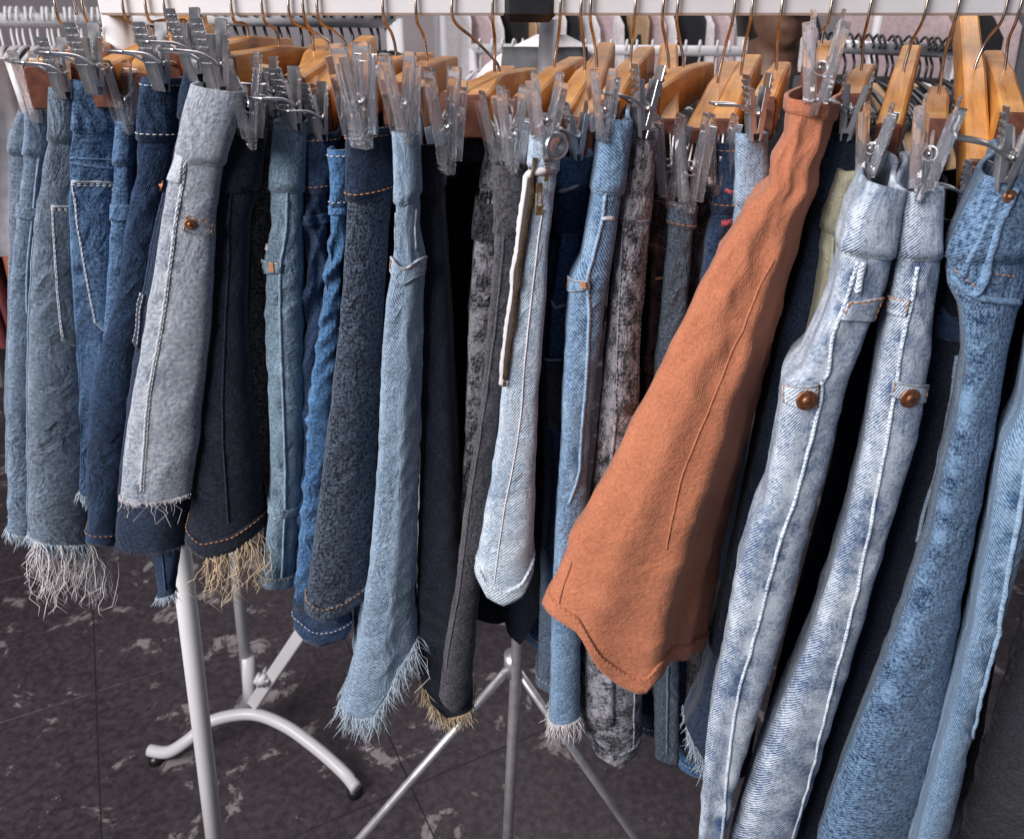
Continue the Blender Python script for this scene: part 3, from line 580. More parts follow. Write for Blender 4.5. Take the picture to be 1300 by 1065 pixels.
g = G('jeans', 'narrow bright blue jeans beside the slubby navy skirt', 'jeans', .56, [(418, 190), (418, 240), (412, 330), (402, 430), (392, 500), (385, 600), (376, 720), (371, 762)], [(440, 190), (440, 240), (440, 330), (432, 430), (424, 500), (416, 600), (404, 720), (398, 768)], m_blue, depth=.2, back=.04, wr=1.6)
g.waist(.040, st=THW); g.band(.10, .115, 'yoke_seam', wear=.4); g.body()
g = G('denim_skirt', 'dark slubby navy skirt with slanted side pocket and orange hem stitch', 'skirt', .545, [(440, 168), (439, 190), (435, 300), (428, 400), (420, 470), (412, 540), (400, 640), (388, 740), (383, 778)], [(500, 160), (500, 200), (492, 300), (486, 400), (482, 500), (478, 600), (474, 700), (470, 752)], m_slub, skew=.55, depth=.2, back=.05, hem=[(412, 782), (440, 772)], fold=.5)
g.waist(.045, mat=m_dk2, st=THO); g.seam([(425, 412), (440, 424), (460, 433), (474, 438)], .0016, wear=.5); g.hemband(.014, THO); g.body()
g = G('jeans', 'light blue jeans with white edged pocket and wide frayed slanting hem', 'jeans', .525, [(500, 168), (502, 200), (502, 232), (501, 290), (498, 330), (495, 352), (488, 390), (483, 480), (478, 600), (470, 700), (455, 810), (437, 880), (431, 900)], [(527, 170), (531, 230), (530, 290), (538, 328), (537, 400), (535, 500), (531, 600), (529, 700), (526, 760), (530, 812)], m_lb2, skew=.25, depth=.18, back=.03, hem=[(455, 905), (478, 900), (505, 850)], fold=.5)
g.mark([(484, 480), (478, 600), (470, 700), (452, 815)], 6, 1., .3); g.mark([(502, 232), (531, 230)], 5, 1.); g.waist(.042, wear=.1); g.seam([(502, 228), (531, 226)], .0014, mat=THW)
g.pocket((498, 326), (538, 325), (537, 344), (497, 345), st=THO, edge=EDGE, wear=.3, name='pocket_band'); g.seam([(528, 262), (530, 322)], .0008, EDGE); g.seam([(502, 264), (501, 322)], .0007, EDGE)
g.fringe(-3, NF+10, 620, .022, THB, spread=.005); g.fringe(8, NF+6, 8, .05, THG, curl=.8, name='loose_threads'); g.body()
g = G('jeans', 'black jeans with tan fringed hem next to the frayed light blue jeans', 'jeans', .545, [(528, 184), (530, 230), (536, 330), (536, 500), (530, 700), (530, 850), (535, 864)], [(559, 182), (565, 300), (572, 400), (577, 500), (582, 600), (590, 750), (600, 905)], m_blk, depth=.2, back=.04, skew=.2, hem=[(548, 888), (568, 908)])
g.mark([(550, 240), (560, 400), (566, 600), (566, 750)], 7, 1.6, .2); g.waist(.03); g.fringe(0, NF+3, 300, .016, THT, r=.00032, spread=.003); g.body()
g = G('denim_skirt', 'wide black skirt with ribbed waist hanging behind the clear clips', 'skirt', .62, [(545, 156), (548, 190), (556, 300), (566, 500), (580, 700), (590, 780)], [(628, 154), (628, 190), (630, 300), (634, 500), (640, 700), (645, 790)], m_blk, depth=.12, back=.02); g.waist(.03); g.body()
g = G('denim_shorts', 'grey washed shorts with gathered belted waist', 'shorts', .56, [(622, 202), (612, 232), (604, 285), (595, 380), (592, 480), (589, 560), (582, 660)], [(640, 204), (638, 240), (634, 300), (630, 400), (622, 480), (612, 560), (600, 660)], m_acid, depth=.2, back=.03)
g.waist(.02); g.band(.10, .19, 'gathered_belt', m_acidb, out=.003); 
for x0 in (607, 612, 617, 622): g.seam([(x0+6, 238), (x0+2, 262), (x0-2, 286)], .0016, m_acid, wear=-.2)
g.body()
g = G('jeans', 'charcoal ribbed jeans hanging beside the open zip shorts', 'jeans', .54, [(628, 210), (629, 280), (626, 330), (617, 430), (612, 500), (604, 560), (590, 650), (579, 750), (566, 820), (558, 884)], [(668, 214), (662, 280), (655, 350), (645, 430), (637, 500), (628, 600), (620, 680), (611, 740), (603, 830), (598, 892)], m_char, depth=.2, back=.03, skew=.2, hem=[(575, 900)])
g.mark([(630, 300), (615, 450), (595, 620), (572, 790)], 6, .8, .4); g.waist(.046); g.seam([(640, 290), (628, 420), (615, 520), (600, 610), (585, 730), (566, 850)], .0009, wear=.5); g.body()
g = G('denim_shorts', 'black shorts end peeping out under the bleached zip shorts', 'shorts', .60, [(600, 500), (604, 700), (640, 800)], [(690, 500), (692, 700), (690, 775)], m_blk, depth=.12, hem=[(660, 812)]); g.body()
g = G('denim_shorts', 'bleached light blue shorts with open brass zip and metal button', 'shorts', .52, [(676, 176), (671, 215), (668, 240), (656, 330), (641, 450), (638, 490), (632, 560), (622, 620), (610, 690), (604, 733)], [(708, 186), (706, 235), (697, 300), (692, 400), (685, 480), (682, 560), (680, 640), (677, 726)], m_bleach, depth=.17, back=.04, skew=.1, hem=[(618, 754), (640, 762), (662, 752)], fold=.5)
g.mark([(620, 620), (612, 720)], 14, .7); g.waist(.016); g.seam([(676, 180), (671, 215), (667, 245), (654, 340), (640, 455), (638, 492)], .0026, mat=THW, name='fly_edge')
g.pocket((677, 190), (686, 192), (645, 480), (639, 480), mat=plain('zip_tape', (.035, .028, .03), .9), name='zip_tape', out=.0016)
zk, zv = g.path([(681, 196), (676, 240), (664, 330), (652, 420), (643, 490)], 3.); mb = MB()
for i in range(0, len(zk), 1):
    p = Vector(g.at(zk[i:i+1], zv[i:i+1], np.array([.0032]))[0]); mb.box(p, (.0026, .0016, .0009))
o = g.fin(mb.build('zip_teeth', BRASS, g.root, False)); o['kind'] = 'stuff'
zk, zv = g.path([(690, 198), (694, 215), (690, 232)], 3.); mb = MB()
for i in range(len(zk)): mb.box(Vector(g.at(zk[i:i+1], zv[i:i+1], np.array([.0034]))[0]), (.0026, .0016, .0009))
o = g.fin(mb.build('zip_teeth', BRASS, g.root, False)); o['kind'] = 'stuff'
p = Vector(g.at(*[np.array([q]) for q in g.loc(683, 238)], np.array([.006]))[0]); mb = MB(); mb.box(p, (.0042, .0035, .006)); mb.tube([p+Vector((-.0018, -.002, -.003)), p+Vector((-.002, -.003, -.015)), p+Vector((.002, -.003, -.015)), p+Vector((.0018, -.002, -.003))], .0008, 6); mb.box(p+Vector((0, -.003, -.014)), (.0045, .0012, .006)); g.fin(mb.build('zip_pull', BRASS, g.root, False))
g.disc(701, 187, .0085, STEEL, 'button', rings=((1, 0), (1, .0018), (.74, .0026), (.62, .0018), (.32, .0018), (.26, .0006), (.01, .0006)), off=.004); g.seam([(690, 260), (672, 400), (662, 520), (640, 640), (628, 740)], .0006, mat=THW); g.hemband(.014, THW, wear=.3); g.body()
g = G('denim_shorts', 'dark blue shorts with turned out waistband and side pocket', 'shorts', .565, [(712, 200), (708, 240), (712, 292), (706, 350), (700, 382), (695, 450), (697, 520), (704, 600), (700, 660), (690, 760)], [(752, 198), (748, 240), (742, 292), (738, 350), (734, 400), (730, 500), (730, 600), (726, 680), (720, 770)], m_mid, depth=.2, back=.02)
g.waist(.02, wear=.2); g.band(.065, .135, 'turned_waistband', m_dk, out=.0045); g.seam([(709, 243), (722, 240), (737, 232)], .0018, THW); g.seam([(698, 380), (706, 390), (718, 388)], .0014, THW); g.pocket((697, 392), (722, 392), (722, 500), (697, 500), mat=m_grey, wear=0); g.pocket((697, 455), (712, 455), (712, 540), (697, 540), mat=m_char, edge=EDGE, out=.004); g.body()
g = G('jeans', 'washed blue jeans with bar tacked pocket and white frayed cuff', 'jeans', .53, [(770, 150), (758, 216), (748, 272), (738, 330), (724, 354), (721, 380), (718, 430), (714, 500), (712, 570), (706, 650), (702, 720), (700, 800), (698, 918)], [(801, 154), (795, 218), (786, 280), (778, 330), (768, 400), (758, 480), (750, 540), (745, 640), (740, 720), (737, 800), (735, 912)], m_sky, depth=.18, back=.02, fold=.6)
g.mark([(752, 290), (748, 400), (738, 540), (722, 640)], 6, .9); g.waist(.046); g.seam([(771, 226), (765, 280), (752, 330), (748, 400), (742, 500), (736, 600), (722, 640)], .0013, st=THO); g.seam([(764, 276), (780, 280)], .0016, THW)
g.pocket((724, 352), (748, 353), (747, 368), (722, 368), st=THO, edge=EDGE, wear=.1, name='pocket_band'); g.tab((738, 355), (743, 355), (743, 366), (738, 366), THO, 'bar_tack'); g.fringe(-3, NF+3, 330, .022, THG, spread=.003); g.body()
g = G('denim_skirt', 'acid grey denim skirt with stitched placket and rounded hem', 'skirt', .545, [(797, 164), (786, 270), (780, 330), (774, 400), (768, 470), (760, 560), (750, 650), (742, 750), (738, 850), (740, 925)], [(834, 166), (827, 270), (822, 330), (816, 400), (814, 500), (815, 600), (818, 750), (820, 850), (818, 952)], m_acid, depth=.2, back=.01, skew=.15, hem=[(756, 952), (780, 962)], fold=.6)
g.mark([(800, 290), (795, 400), (785, 520), (765, 700)], 10, 1.2); g.waist(.060, wear=.15); g.pocket((793, 276), (822, 275), (806, 520), (782, 520), st=THD, mat=m_acid, wear=-.05, name='placket'); g.seam([(794, 276), (782, 510), (752, 800)], .0014); g.pocket((746, 800), (781, 800), (778, 918), (745, 915), st=THD, name='placket_end'); g.hemband(.014, THD); g.seam([(806, 860), (805, 950)], .001); g.body()
g = G('jeans', 'black acid washed jeans with short waistband beside the acid grey skirt', 'jeans', .575, [(832, 246), (828, 310), (824, 400), (820, 500), (824, 700), (830, 880)], [(858, 250), (852, 310), (846, 400), (842, 500), (842, 700), (846, 900)], m_acidb, depth=.2, back=0.); g.waist(.042, st=THT); g.band(.26, .29, 'pocket_band', wear=.3); g.seam([(832, 352), (846, 352)], .0012, THT); g.body()
g = G('skirt', 'plain dusty blue skirt hanging left of the terracotta skirt', 'skirt', .565, [(853, 256), (846, 330), (840, 400), (832, 470), (826, 560), (830, 750), (834, 965)], [(884, 262), (878, 330), (872, 400), (868, 500), (866, 600), (866, 750), (862, 970)], m_plain, depth=.2, back=0.); g.waist(.016, st=THO); g.seam([(848, 840), (846, 960)], .0012); g.body()
g = G('jeans', 'blackish purple denim strip between dusty blue and indigo pieces', 'jeans', .585, [(884, 240), (880, 300), (876, 400), (872, 600), (872, 960)], [(908, 236), (904, 300), (902, 400), (900, 600), (905, 975)], m_acidb, depth=.2, back=-.01); g.waist(.034); g.body()
g = G('denim_shorts', 'deep indigo shorts with red checked lining edge', 'shorts', .565, [(914, 182), (910, 250), (900, 300), (893, 360), (888, 480)], [(942, 182), (940, 250), (934, 300), (930, 360), (925, 480)], m_dk, depth=.2, back=-.01); g.waist(.046, st=THO); g.seam([(911, 235), (903, 262), (901, 285)], .0022, plain('red_check', (.30, .05, .06), .9, scale=600, var=.9)); g.body()
g = G('denim_shorts', 'faded light blue waistband of shorts clipped by a steel clip', 'shorts', .555, [(939, 170), (938, 245), (930, 330), (925, 480)], [(974, 170), (973, 245), (968, 330), (960, 480)], m_lb2, depth=.2, back=-.01); g.waist(.048, wear=.2); g.body()
g = G('jeans', 'long black jeans hanging right behind the terracotta skirt', 'jeans', .53, [(1052, 168), (1040, 240), (1020, 330), (990, 440), (965, 560), (940, 680), (915, 800), (890, 900), (872, 935)], [(1091, 172), (1086, 200), (1075, 260), (1060, 330), (1040, 420), (1022, 480), (1010, 560), (992, 700), (975, 850), (955, 985)], m_dk2, depth=.2, back=-.02, hem=[(905, 972)]); g.waist(.045); g.fringe(-2, 18, 160, .018, THB); g.body()
g = G('twill_trousers', 'khaki twill trousers with plain waistband', 'trousers', .515, [(1073, 218), (1058, 262), (1050, 290), (1047, 330), (1036, 400), (1020, 465), (1000, 560)], [(1110, 212), (1096, 262), (1090, 300), (1082, 350), (1070, 420), (1060, 480), (1040, 580)], m_khaki, depth=.18, back=-.02, wr=.6); g.waist(.040); g.seam([(1058, 300), (1056, 330), (1046, 400)], .0009); g.body()
g = G('jeans', 'added dark navy jeans filling the dark gap between the two stonewashed pairs', 'jeans', .56, [(1118, 262), (1098, 400), (1062, 600), (1010, 800), (960, 1000), (930, 1090)], [(1178, 262), (1160, 400), (1130, 600), (1090, 800), (1046, 1000), (1015, 1090)], m_dk2, depth=.15); g.waist(.04); g.seam([(1110, 560), (1080, 660), (1056, 760)], .0012, m_grey, wear=.5); g.body()  # added pair, keeps this gap dark where lit floor would show through
g = G('jeans', 'added black jeans filling the dark gap between worn mid blue and pale end jeans', 'jeans', .53, [(1290, 320), (1262, 450), (1232, 650), (1180, 900), (1140, 1090)], [(1350, 320), (1336, 450), (1302, 650), (1262, 900), (1230, 1090)], m_dk2, depth=.15); g.waist(.04); g.seam([(1290, 560), (1272, 640), (1255, 720)], .0012, m_char, wear=.5); g.body()  # another added pair, hides the lit floor so the gap stays dark
for lab, Yq, Lq, Rq, mt in (
  ('indigo skirt edge tucked behind the frayed slanting hem jeans', .60, [(470, 200), (462, 400), (452, 600), (448, 790), (450, 828)], [(512, 200), (510, 400), (500, 600), (492, 820), (490, 840)], m_dk),
  ('mid blue skirt end tucked behind the charcoal jeans', .62, [(640, 230), (650, 500), (652, 700), (655, 800)], [(700, 230), (706, 500), (706, 700), (702, 835)], m_mid),
  ('grey blue skirt end beside the white cuffed washed jeans', .60, [(682, 300), (690, 600), (684, 850), (682, 870)], [(722, 300), (722, 600), (716, 850), (712, 880)], m_grey),
  ('navy skirt end showing past the acid grey rounded hem', .60, [(812, 260), (812, 600), (812, 850), (814, 930)], [(846, 260), (846, 600), (846, 850), (846, 935)], m_dk),
  ('deep blue skirt end between dusty blue skirt and black jeans', .59, [(862, 300), (862, 700), (862, 975)], [(905, 300), (905, 700), (905, 985)], m_blue)):
    g = G('denim_skirt', lab, 'skirt', Yq, Lq, Rq, mt, depth=.14); g.waist(.035); g.hemband(.012, THW); g.body()
# terracotta skirt, pulled forward at the hem
g = G('skirt', 'terracotta orange twill skirt flaring out towards its wide hem', 'skirt', .50, [(1006, 126), (1000, 178), (983, 208), (980, 240), (955, 262), (930, 300), (915, 330), (892, 370), (870, 420), (840, 480), (810, 540), (790, 580), (770, 620), (750, 655), (730, 690), (715, 730), (700, 765), (690, 786)],
      [(1067, 132), (1058, 170), (1044, 210), (1036, 250), (1020, 300), (1006, 350), (988, 430), (972, 490), (954, 560), (934, 640), (914, 730), (894, 829)], m_orange, skew=.15, rs=.95, ridge=.55, lean=.10, depth=.20, sight=1.0, backx=.03, tb=.016, bulge=.45, wr=.7, fold=.6, hem=[(734, 797), (758, 838), (784, 858), (812, 866), (826, 845), (854, 829)], nr=150)
g.mark([(1000, 200), (930, 310), (840, 490), (760, 650)], 16, .7, .3); g.waist(.008); g.seam([(985, 330), (930, 450), (870, 600), (850, 700)], .0007, wear=.1); g.seam([(726, 708), (712, 752), (704, 788)], .0013, wear=.2); g.hemband(.014, plain('terracotta_thread', (.42, .16, .08), .8), wear=-.1); g.body()
g = G('jeans', 'stonewashed pale jeans with copper rivet and ragged pocket tip', 'jeans', .455, [(1108, 232), (1086, 270), (1073, 318), (1072, 332), (1060, 380), (1045, 420), (1022, 474), (1000, 487), (997, 510), (990, 560), (975, 640), (956, 680), (940, 740), (925, 830), (905, 920), (897, 1000), (890, 1090)], [(1151, 242), (1140, 322), (1124, 375), (1112, 400), (1087, 470), (1072, 520), (1056, 590), (1040, 640), (1020, 720), (1005, 780), (985, 850), (960, 930), (938, 1000), (915, 1090)], m_wash, depth=.16, back=-.02, wr=.4, fold=.35)
sm = [(1090, 334), (1070, 390), (1056, 430), (1046, 500), (1030, 560), (1010, 630), (990, 690), (965, 780), (940, 870), (925, 975), (915, 1080)]
g.mark(sm, 9, .8, 1.1); g.mark([(1074, 320), (1138, 326)], 8, 1.); g.waist(.040, wear=.1); g.seam(sm, .0013, wear=.6);
g.pocket((1076, 378), (1120, 382), (1112, 404), (1068, 402), st=THO, wear=.2, name='coin_pocket'); g.pocket((998, 488), (1038, 492), (1034, 514), (996, 508), st=THO, edge=EDGE, wear=.3, name='pocket_band'); g.disc(1022, 501, .0068, off=.0026); g.seam([(1094, 326), (1088, 370)], .0024, wear=.8, name='belt_loop'); g.body()
g = G('jeans', 'stonewashed pale jeans with rope like side seam beside the worn blue jeans', 'jeans', .462, [(1153, 244), (1147, 320), (1134, 400), (1122, 450), (1105, 560), (1085, 650), (1060, 740), (1030, 830), (1000, 900), (968, 975), (930, 1090)], [(1198, 240), (1197, 330), (1192, 400), (1180, 500), (1170, 560), (1150, 620), (1130, 690), (1110, 760), (1090, 830), (1073, 890), (1047, 975), (1010, 1090)], m_wash, depth=.16, back=-.02, wr=.4, fold=.35)
sm = [(1166, 334), (1148, 420), (1140, 480), (1128, 540), (1118, 600), (1100, 690), (1078, 790), (1055, 880), (1030, 975), (1000, 1080)]
g.mark(sm, 9, .8, 1.1); g.mark([(1147, 322), (1196, 330)], 8, 1.); g.waist(.040, wear=.1); g.seam(sm, .0013, wear=.6);
g.pocket((1134, 484), (1180, 492), (1174, 512), (1130, 506), st=THO, edge=EDGE, wear=.3, name='pocket_band'); g.disc(1152, 500, .0068, off=.0026); g.pocket((1130, 374), (1155, 376), (1150, 400), (1126, 398), st=THO, wear=.3, name='coin_pocket'); g.body()
g = G('jeans', 'nearly black jeans with leather pocket patch beside the stonewashed pair', 'jeans', .50, [(1204, 280), (1194, 350), (1182, 400), (1166, 500), (1146, 600), (1120, 700), (1076, 850), (1030, 1000), (1005, 1090)], [(1245, 270), (1240, 350), (1236, 420), (1226, 500), (1210, 600), (1190, 700), (1160, 850), (1130, 1000), (1110, 1090)], m_blk, depth=.18, back=-.02)
g.waist(.03); g.seam([(1192, 392), (1205, 408), (1232, 412)], .0020, m_dk, wear=.9); g.pocket((1190, 396), (1234, 404), (1228, 432), (1186, 424), mat=m_dk, wear=.3, name='pocket_band'); g.tab((1220, 405), (1232, 407), (1230, 430), (1219, 428), LEATHER, 'leather_patch'); g.seam([(1215, 450), (1205, 520), (1190, 590), (1172, 650), (1162, 690)], .0016, m_lb2, wear=.8); g.body()
g = G('jeans', 'worn mid blue jeans with crossed waistband tabs', 'jeans', .455, [(1262, 226), (1235, 280), (1216, 330), (1214, 362), (1230, 400), (1232, 470), (1222, 530), (1202, 610), (1186, 690), (1150, 800), (1110, 910), (1080, 990), (1045, 1090)], [(1330, 214), (1322, 300), (1312, 370), (1296, 400), (1282, 460), (1270, 530), (1262, 590), (1242, 680), (1228, 760), (1212, 860), (1192, 975), (1170, 1090)], m_jean, depth=.16, back=-.02, wr=.4)
g.mark([(1244, 400), (1222, 540), (1190, 700), (1120, 900)], 10, 1.); g.waist(.050); g.seam([(1290, 230), (1268, 280), (1250, 350), (1240, 372)], .0030, wear=.5, name='waist_tab_edge'); g.seam([(1270, 240), (1246, 300), (1222, 352)], .0022, wear=.4, name='waist_tab_edge'); g.seam([(1206, 352), (1240, 372), (1296, 388)], .0022, wear=.5); g.stitch([(1208, 342), (1242, 362)], THO); g.stitch([(1242, 346), (1294, 356)], THO); g.stitch([(1244, 376), (1296, 383)], THO); g.disc(1279, 246, .004); g.body()
g = G('jeans', 'pale washed jeans at the far end past the worn mid blue pair', 'jeans', .44, [(1330, 300), (1318, 440), (1302, 530), (1280, 575), (1262, 680), (1250, 730), (1235, 810), (1210, 900), (1188, 985), (1160, 1090)], [(1380, 300), (1370, 440), (1350, 560), (1320, 660), (1300, 710), (1276, 800), (1252, 870), (1226, 985), (1200, 1090)], m_sky, depth=.16, back=-.02)
g.mark([(1300, 560), (1285, 680), (1262, 800), (1225, 960)], 10, 1.2); g.seam([(1310, 560), (1290, 680), (1268, 800), (1236, 940)], .0019, wear=.9); g.body()
g = G('trousers', 'dark grey cloth trousers hanging past the pale jeans', 'trousers', .46, [(1400, 300), (1380, 500), (1330, 750), (1275, 930), (1250, 1000), (1225, 1090)], [(1470, 300), (1460, 500), (1440, 750), (1420, 1000), (1410, 1090)], m_cloth, depth=.14, wr=1.); g.body()

# ---------------------------------------------------------------- hangers
hl = [
 ('leftmost', 84, (92, 62), (46, 82), [('plastic', (44, 146), .62, 0.60, 0.76)], 'wooden hanger clipping the grey blue frayed skirt'),
 ('', 118, (128, 60), (78, 80), [('metal', (80, 118), .60, 0.80, 0.93)], 'wooden hanger with steel clip on the patch pocket skirt'),
 ('', 168, (197, 56), (126, 80), [('metal', (120, 112), .59, 0.90, 1.07)], 'wooden hanger with steel clip on the curved pocket skirt'),
 ('', 196, (216, 44), (168, 92), [('plastic', (160, 160), .60, 0.60, 0.76)], 'wooden hanger with clear clip on the narrow faded pair'),
 ('', 219, (238, 44), (208, 66), [('metal', (204, 108), .575, 0.80, 1.00)], 'wooden hanger with steel clip on the dark indigo jeans'),
 ('', 302, (316, 52), (250, 58), [('metal', (248, 96), .565, 0.80, 1.04)], 'wooden hanger with steel clip on the raw hem jeans'),
 ('', 340, (355, 64), (280, 68), [('metal', (276, 112), .54, 0.90, 1.04), ('plastic', (318, 176), .545, 0.50, 0.92)], 'wooden hanger holding the pale grey shorts and the black fringed skirt'),
 ('', 374, (420, 72), (370, 96), [('metal', (344, 140), .59, 0.80, 0.89)], 'wooden hanger on a bent hook over the speckled denim'),
 ('', 391, (399, 72), (385, 106), [('metal', (372, 158), .565, 0.80, 0.93)], 'wooden hanger with steel clip on the light blue jeans'),
 ('', 409, (440, 72), (402, 112), [('metal', (406, 172), .575, 0.80, 0.89)], 'wooden hanger with steel clip on the crumpled dark jeans'),
 ('', 490, (503, 78), (448, 96), [('plastic', (458, 174), .535, 0.80, 0.97)], 'wooden hanger with big clear clip on the slubby navy skirt'),
 ('', 531, (542, 84), (500, 104), [('plastic', (514, 172), .525, 0.60, 0.84)], 'wooden hanger with clear clip on the frayed slanting hem jeans'),
 ('', 577, (632, 98), (572, 116), [('plastic', (566, 206), .54, 0.65, 1.01)], 'wooden hanger with broad face and clear clip on black fringed jeans'),
 ('', 626, (628, 98), (604, 120), [('plastic', (632, 206), .555, 0.30, 0.80)], 'wooden hanger with clear clip on the gathered shorts'),
 ('', 710, (704, 92), (664, 122), [('plastic', (650, 208), .54, 0.50, 0.84)], 'wooden hanger with clear clip on the charcoal jeans'),
 ('', 736, (742, 96), (710, 136), [('plastic', (690, 190), .52, 0.40, 0.80)], 'wooden hanger with clear clip on the open zip shorts'),
 ('', 748, (757, 92), (738, 148), [('metal', (732, 196), .565, 0.40, 0.89)], 'wooden hanger with steel clip on the turned waistband shorts'),
 ('', 803, (800, 86), (770, 126), [('plastic', (764, 170), .53, 0.50, 0.67)], 'wooden hanger with clear clip on the washed blue jeans'),
 ('', 856, (866, 92), (822, 112), [('metal', (814, 166), .545, 0.60, 1.04)], 'wooden hanger with steel clip on the acid grey skirt'),
 ('', 838, (848, 94), (846, 150), [('plastic', (846, 250), .575, 0.30, 0.97)], 'wooden hanger with clear clip on the black acid jeans'),
 ('', 926, (911, 112), (884, 162), [('plastic', (874, 256), .56, 0.30, 1.01)], 'wooden hanger with clear clip on the dusty blue skirt'),
 ('', 948, (940, 102), (916, 150), [('plastic', (908, 236), .57, 0.30, 0.84)], 'wooden hanger with clear clip on the deep indigo shorts'),
 ('', 985, (984, 96), (970, 122), [('metal', (957, 170), .55, 0.40, 0.96)], 'wooden hanger with steel clip on the faded light waistband'),
 ('', 1046, (1042, 62), (1036, 78), [('plastic', (1036, 132), .50, -0.05, 0.88)], 'wooden hanger with clear clip on the terracotta skirt'),
 ('', 1095, (1092, 96), (1080, 118), [('metal', (1074, 170), .53, 0.00, 0.96)], 'wooden hanger with steel clip on the long black jeans'),
 ('', 1164, (1146, 98), (1129, 156), [('plastic', (1100, 224), .51, -0.10, 0.76)], 'wooden hanger with clear clip on the khaki trousers'),
 ('', 1204, (1190, 126), (1188, 150), [('plastic', (1170, 240), .462, -0.05, 0.88)], 'wooden hanger with clear clip on the stonewashed jeans'),
 ('', 1263, (1236, 96), (1243, 200), [('metal', (1224, 276), .50, 0.20, 0.89)], 'wooden hanger tipped steeply down above the leather patch jeans'),
 ('', 1281, (1273, 96), (1289, 142), [('metal', (1272, 232), .455, 0.10, 1.04)], 'wooden hanger with steel clip on the worn mid blue jeans')]
for _, hx, hb, end, clips, lab in hl: hanger(lab, hx, hb, end, clips)
# ---------------------------------------------------------------- background racks
HW = plain('white_hanger_plastic', (.66, .64, .66), .35); HB = plain('black_hanger_plastic', (.015, .015, .018), .3)
def tube_hanger_mesh(mat):
    mb = MB(); mb.tube(smoothpts([(-.20, 0, -.115), (-.10, 0, -.075), (0, 0, -.055), (.10, 0, -.075), (.20, 0, -.115), (.19, 0, -.128), (0, 0, -.128), (-.19, 0, -.128), (-.20, 0, -.115)], 5), .0045, 6)
    mb.tube(smoothpts([(0, 0, -.055), (0, 0, -.030), (.014, 0, -.010), (.018, 0, .008), (0, 0, .0245), (-.018, 0, .008), (-.017, 0, 0)], 5), .0028, 6)
    me = bpy.data.meshes.new('tube_hanger'); me.from_pydata([tuple(p) for p in mb.v], [], mb.f); me.materials.append(mat); me.polygons.foreach_set('use_smooth', [True]*len(me.polygons)); return me
THM = {'white': tube_hanger_mesh(HW), 'black': tube_hanger_mesh(HB)}
def shirt_mesh(seed, mat, L):
    r = np.random.RandomState(seed); n, m = 44, 26; v = []
    for j in range(m):
        t = j/(m-1); z = -.055 - L*t; hw = .20 + .03*t if t > .10 else .055 + 1.45*t
        hw = min(hw, .22); z = z - (0 if t > .1 else 0)
        for i in range(n):
            a = 2*math.pi*i/n; th = .016 + .014*t
            x = hw*math.copysign(abs(math.cos(a))**.75, math.cos(a)); y = th*math.sin(a) + .009*t*math.sin(x*60+seed) + .006*math.sin(x*23+z*9+seed*2)
            v.append((x, y, z - .06*(abs(x)/.2)**1.6*(1-t)))
    f = [[j*n+i, (j+1)*n+i, (j+1)*n+(i+1) % n, j*n+(i+1) % n] for j in range(m-1) for i in range(n)]
    me = bpy.data.meshes.new('shirt'); me.from_pydata(v, [], f); me.materials.append(mat); me.polygons.foreach_set('use_smooth', [True]*len(me.polygons)); return me
CLOTH = {k: plain('cloth_'+k, c, .9, scale=90, bump=.2) for k, c in dict(black=(.012, .012, .015), maroon=(.13, .025, .03), white=(.68, .64, .66), pink=(.52, .40, .42), grey=(.10, .10, .11), navy=(.02, .026, .05), tan=(.42, .27, .16), rust=(.30, .09, .05)).items()}
def bg_rack(label, A, B, r, mat, posts='AB'):
    o = empty('clothes_rail', (A[0], A[1], 0)); tag(o, label, 'clothes rack'); A, B = Vector(A), Vector(B)
    part(MB().tube([A, B], r, 14), 'rail', mat, o)
    for q in [e for e, k in ((A, 'A'), (B, 'B')) if k in posts]: part(MB().tube([q, (q.x, q.y, .01)], r, 14), 'post', mat, o); part(MB().box((q.x, q.y, .012), (.05, .12, .024)), 'foot', mat, o)
    return A, B
def fill(A, B, n, hk, cols, labs, group, L=.62, jit=.25, turn=0.):
    d = (B-A); yaw = math.atan2(d.y, d.x)+math.pi/2+turn
    for i in range(n):
        c = cols[i % len(cols)]; p = A + d*((i+.5)/n) + d.normalized()*random.uniform(-jit, jit)*d.length/n
        h = link('tube_hanger', THM[hk], None); h.location = p; h.rotation_euler = (0, 0, yaw+random.uniform(-.15, .15)); tag(h, f'{hk} plastic hanger on the {group}', 'hanger', f'{hk} hangers on the {group}')
        key = ('s', c, i % 3, L)
        if key not in MC: MC[key] = shirt_mesh(len(MC), CLOTH[c], L*(.85+.15*(i % 3)))
        s = link('shirt', MC[key], None); s.location = p; s.rotation_euler = h.rotation_euler; tag(s, f'{c} top hanging on the {group}', 'top', f'{c} tops on the {group}')
A, B = bg_rack('white rail with white hangers and dark red and black tops', P(-460, 22, 1.70), P(132, 26, 1.95), .014, WHITE, 'A')
fill(A+(B-A)*.55, B, 26, 'white', ['black', 'maroon', 'black', 'rust', 'maroon', 'grey'], None, 'white rail of dark red tops')
A, B = bg_rack('white rail packed with black plastic hangers', P(165, 18, 1.35), P(500, 24, 1.55), .016, WHITE, 'B')
fill(A, B, 24, 'black', ['grey', 'white', 'navy', 'grey', 'black'], None, 'rail of black hangers', L=.55)
A, B = bg_rack('white rail of pale pink tops on white hangers', P(600, 62, 2.4), P(985, 66, 2.2), .013, WHITE)
fill(A, B, 24, 'white', ['white', 'pink', 'pink', 'white', 'tan'], None, 'rail of pale tops')
A, B = bg_rack('high rail by the back wall with pale and dark shirts', P(560, -40, 3.3), P(1010, -40, 3.3), .013, WHITE)
fill(A, B, 24, 'white', ['white', 'pink', 'white', 'black', 'tan', 'pink', 'white', 'black'], None, 'high rail by the wall', L=.7, turn=.5)
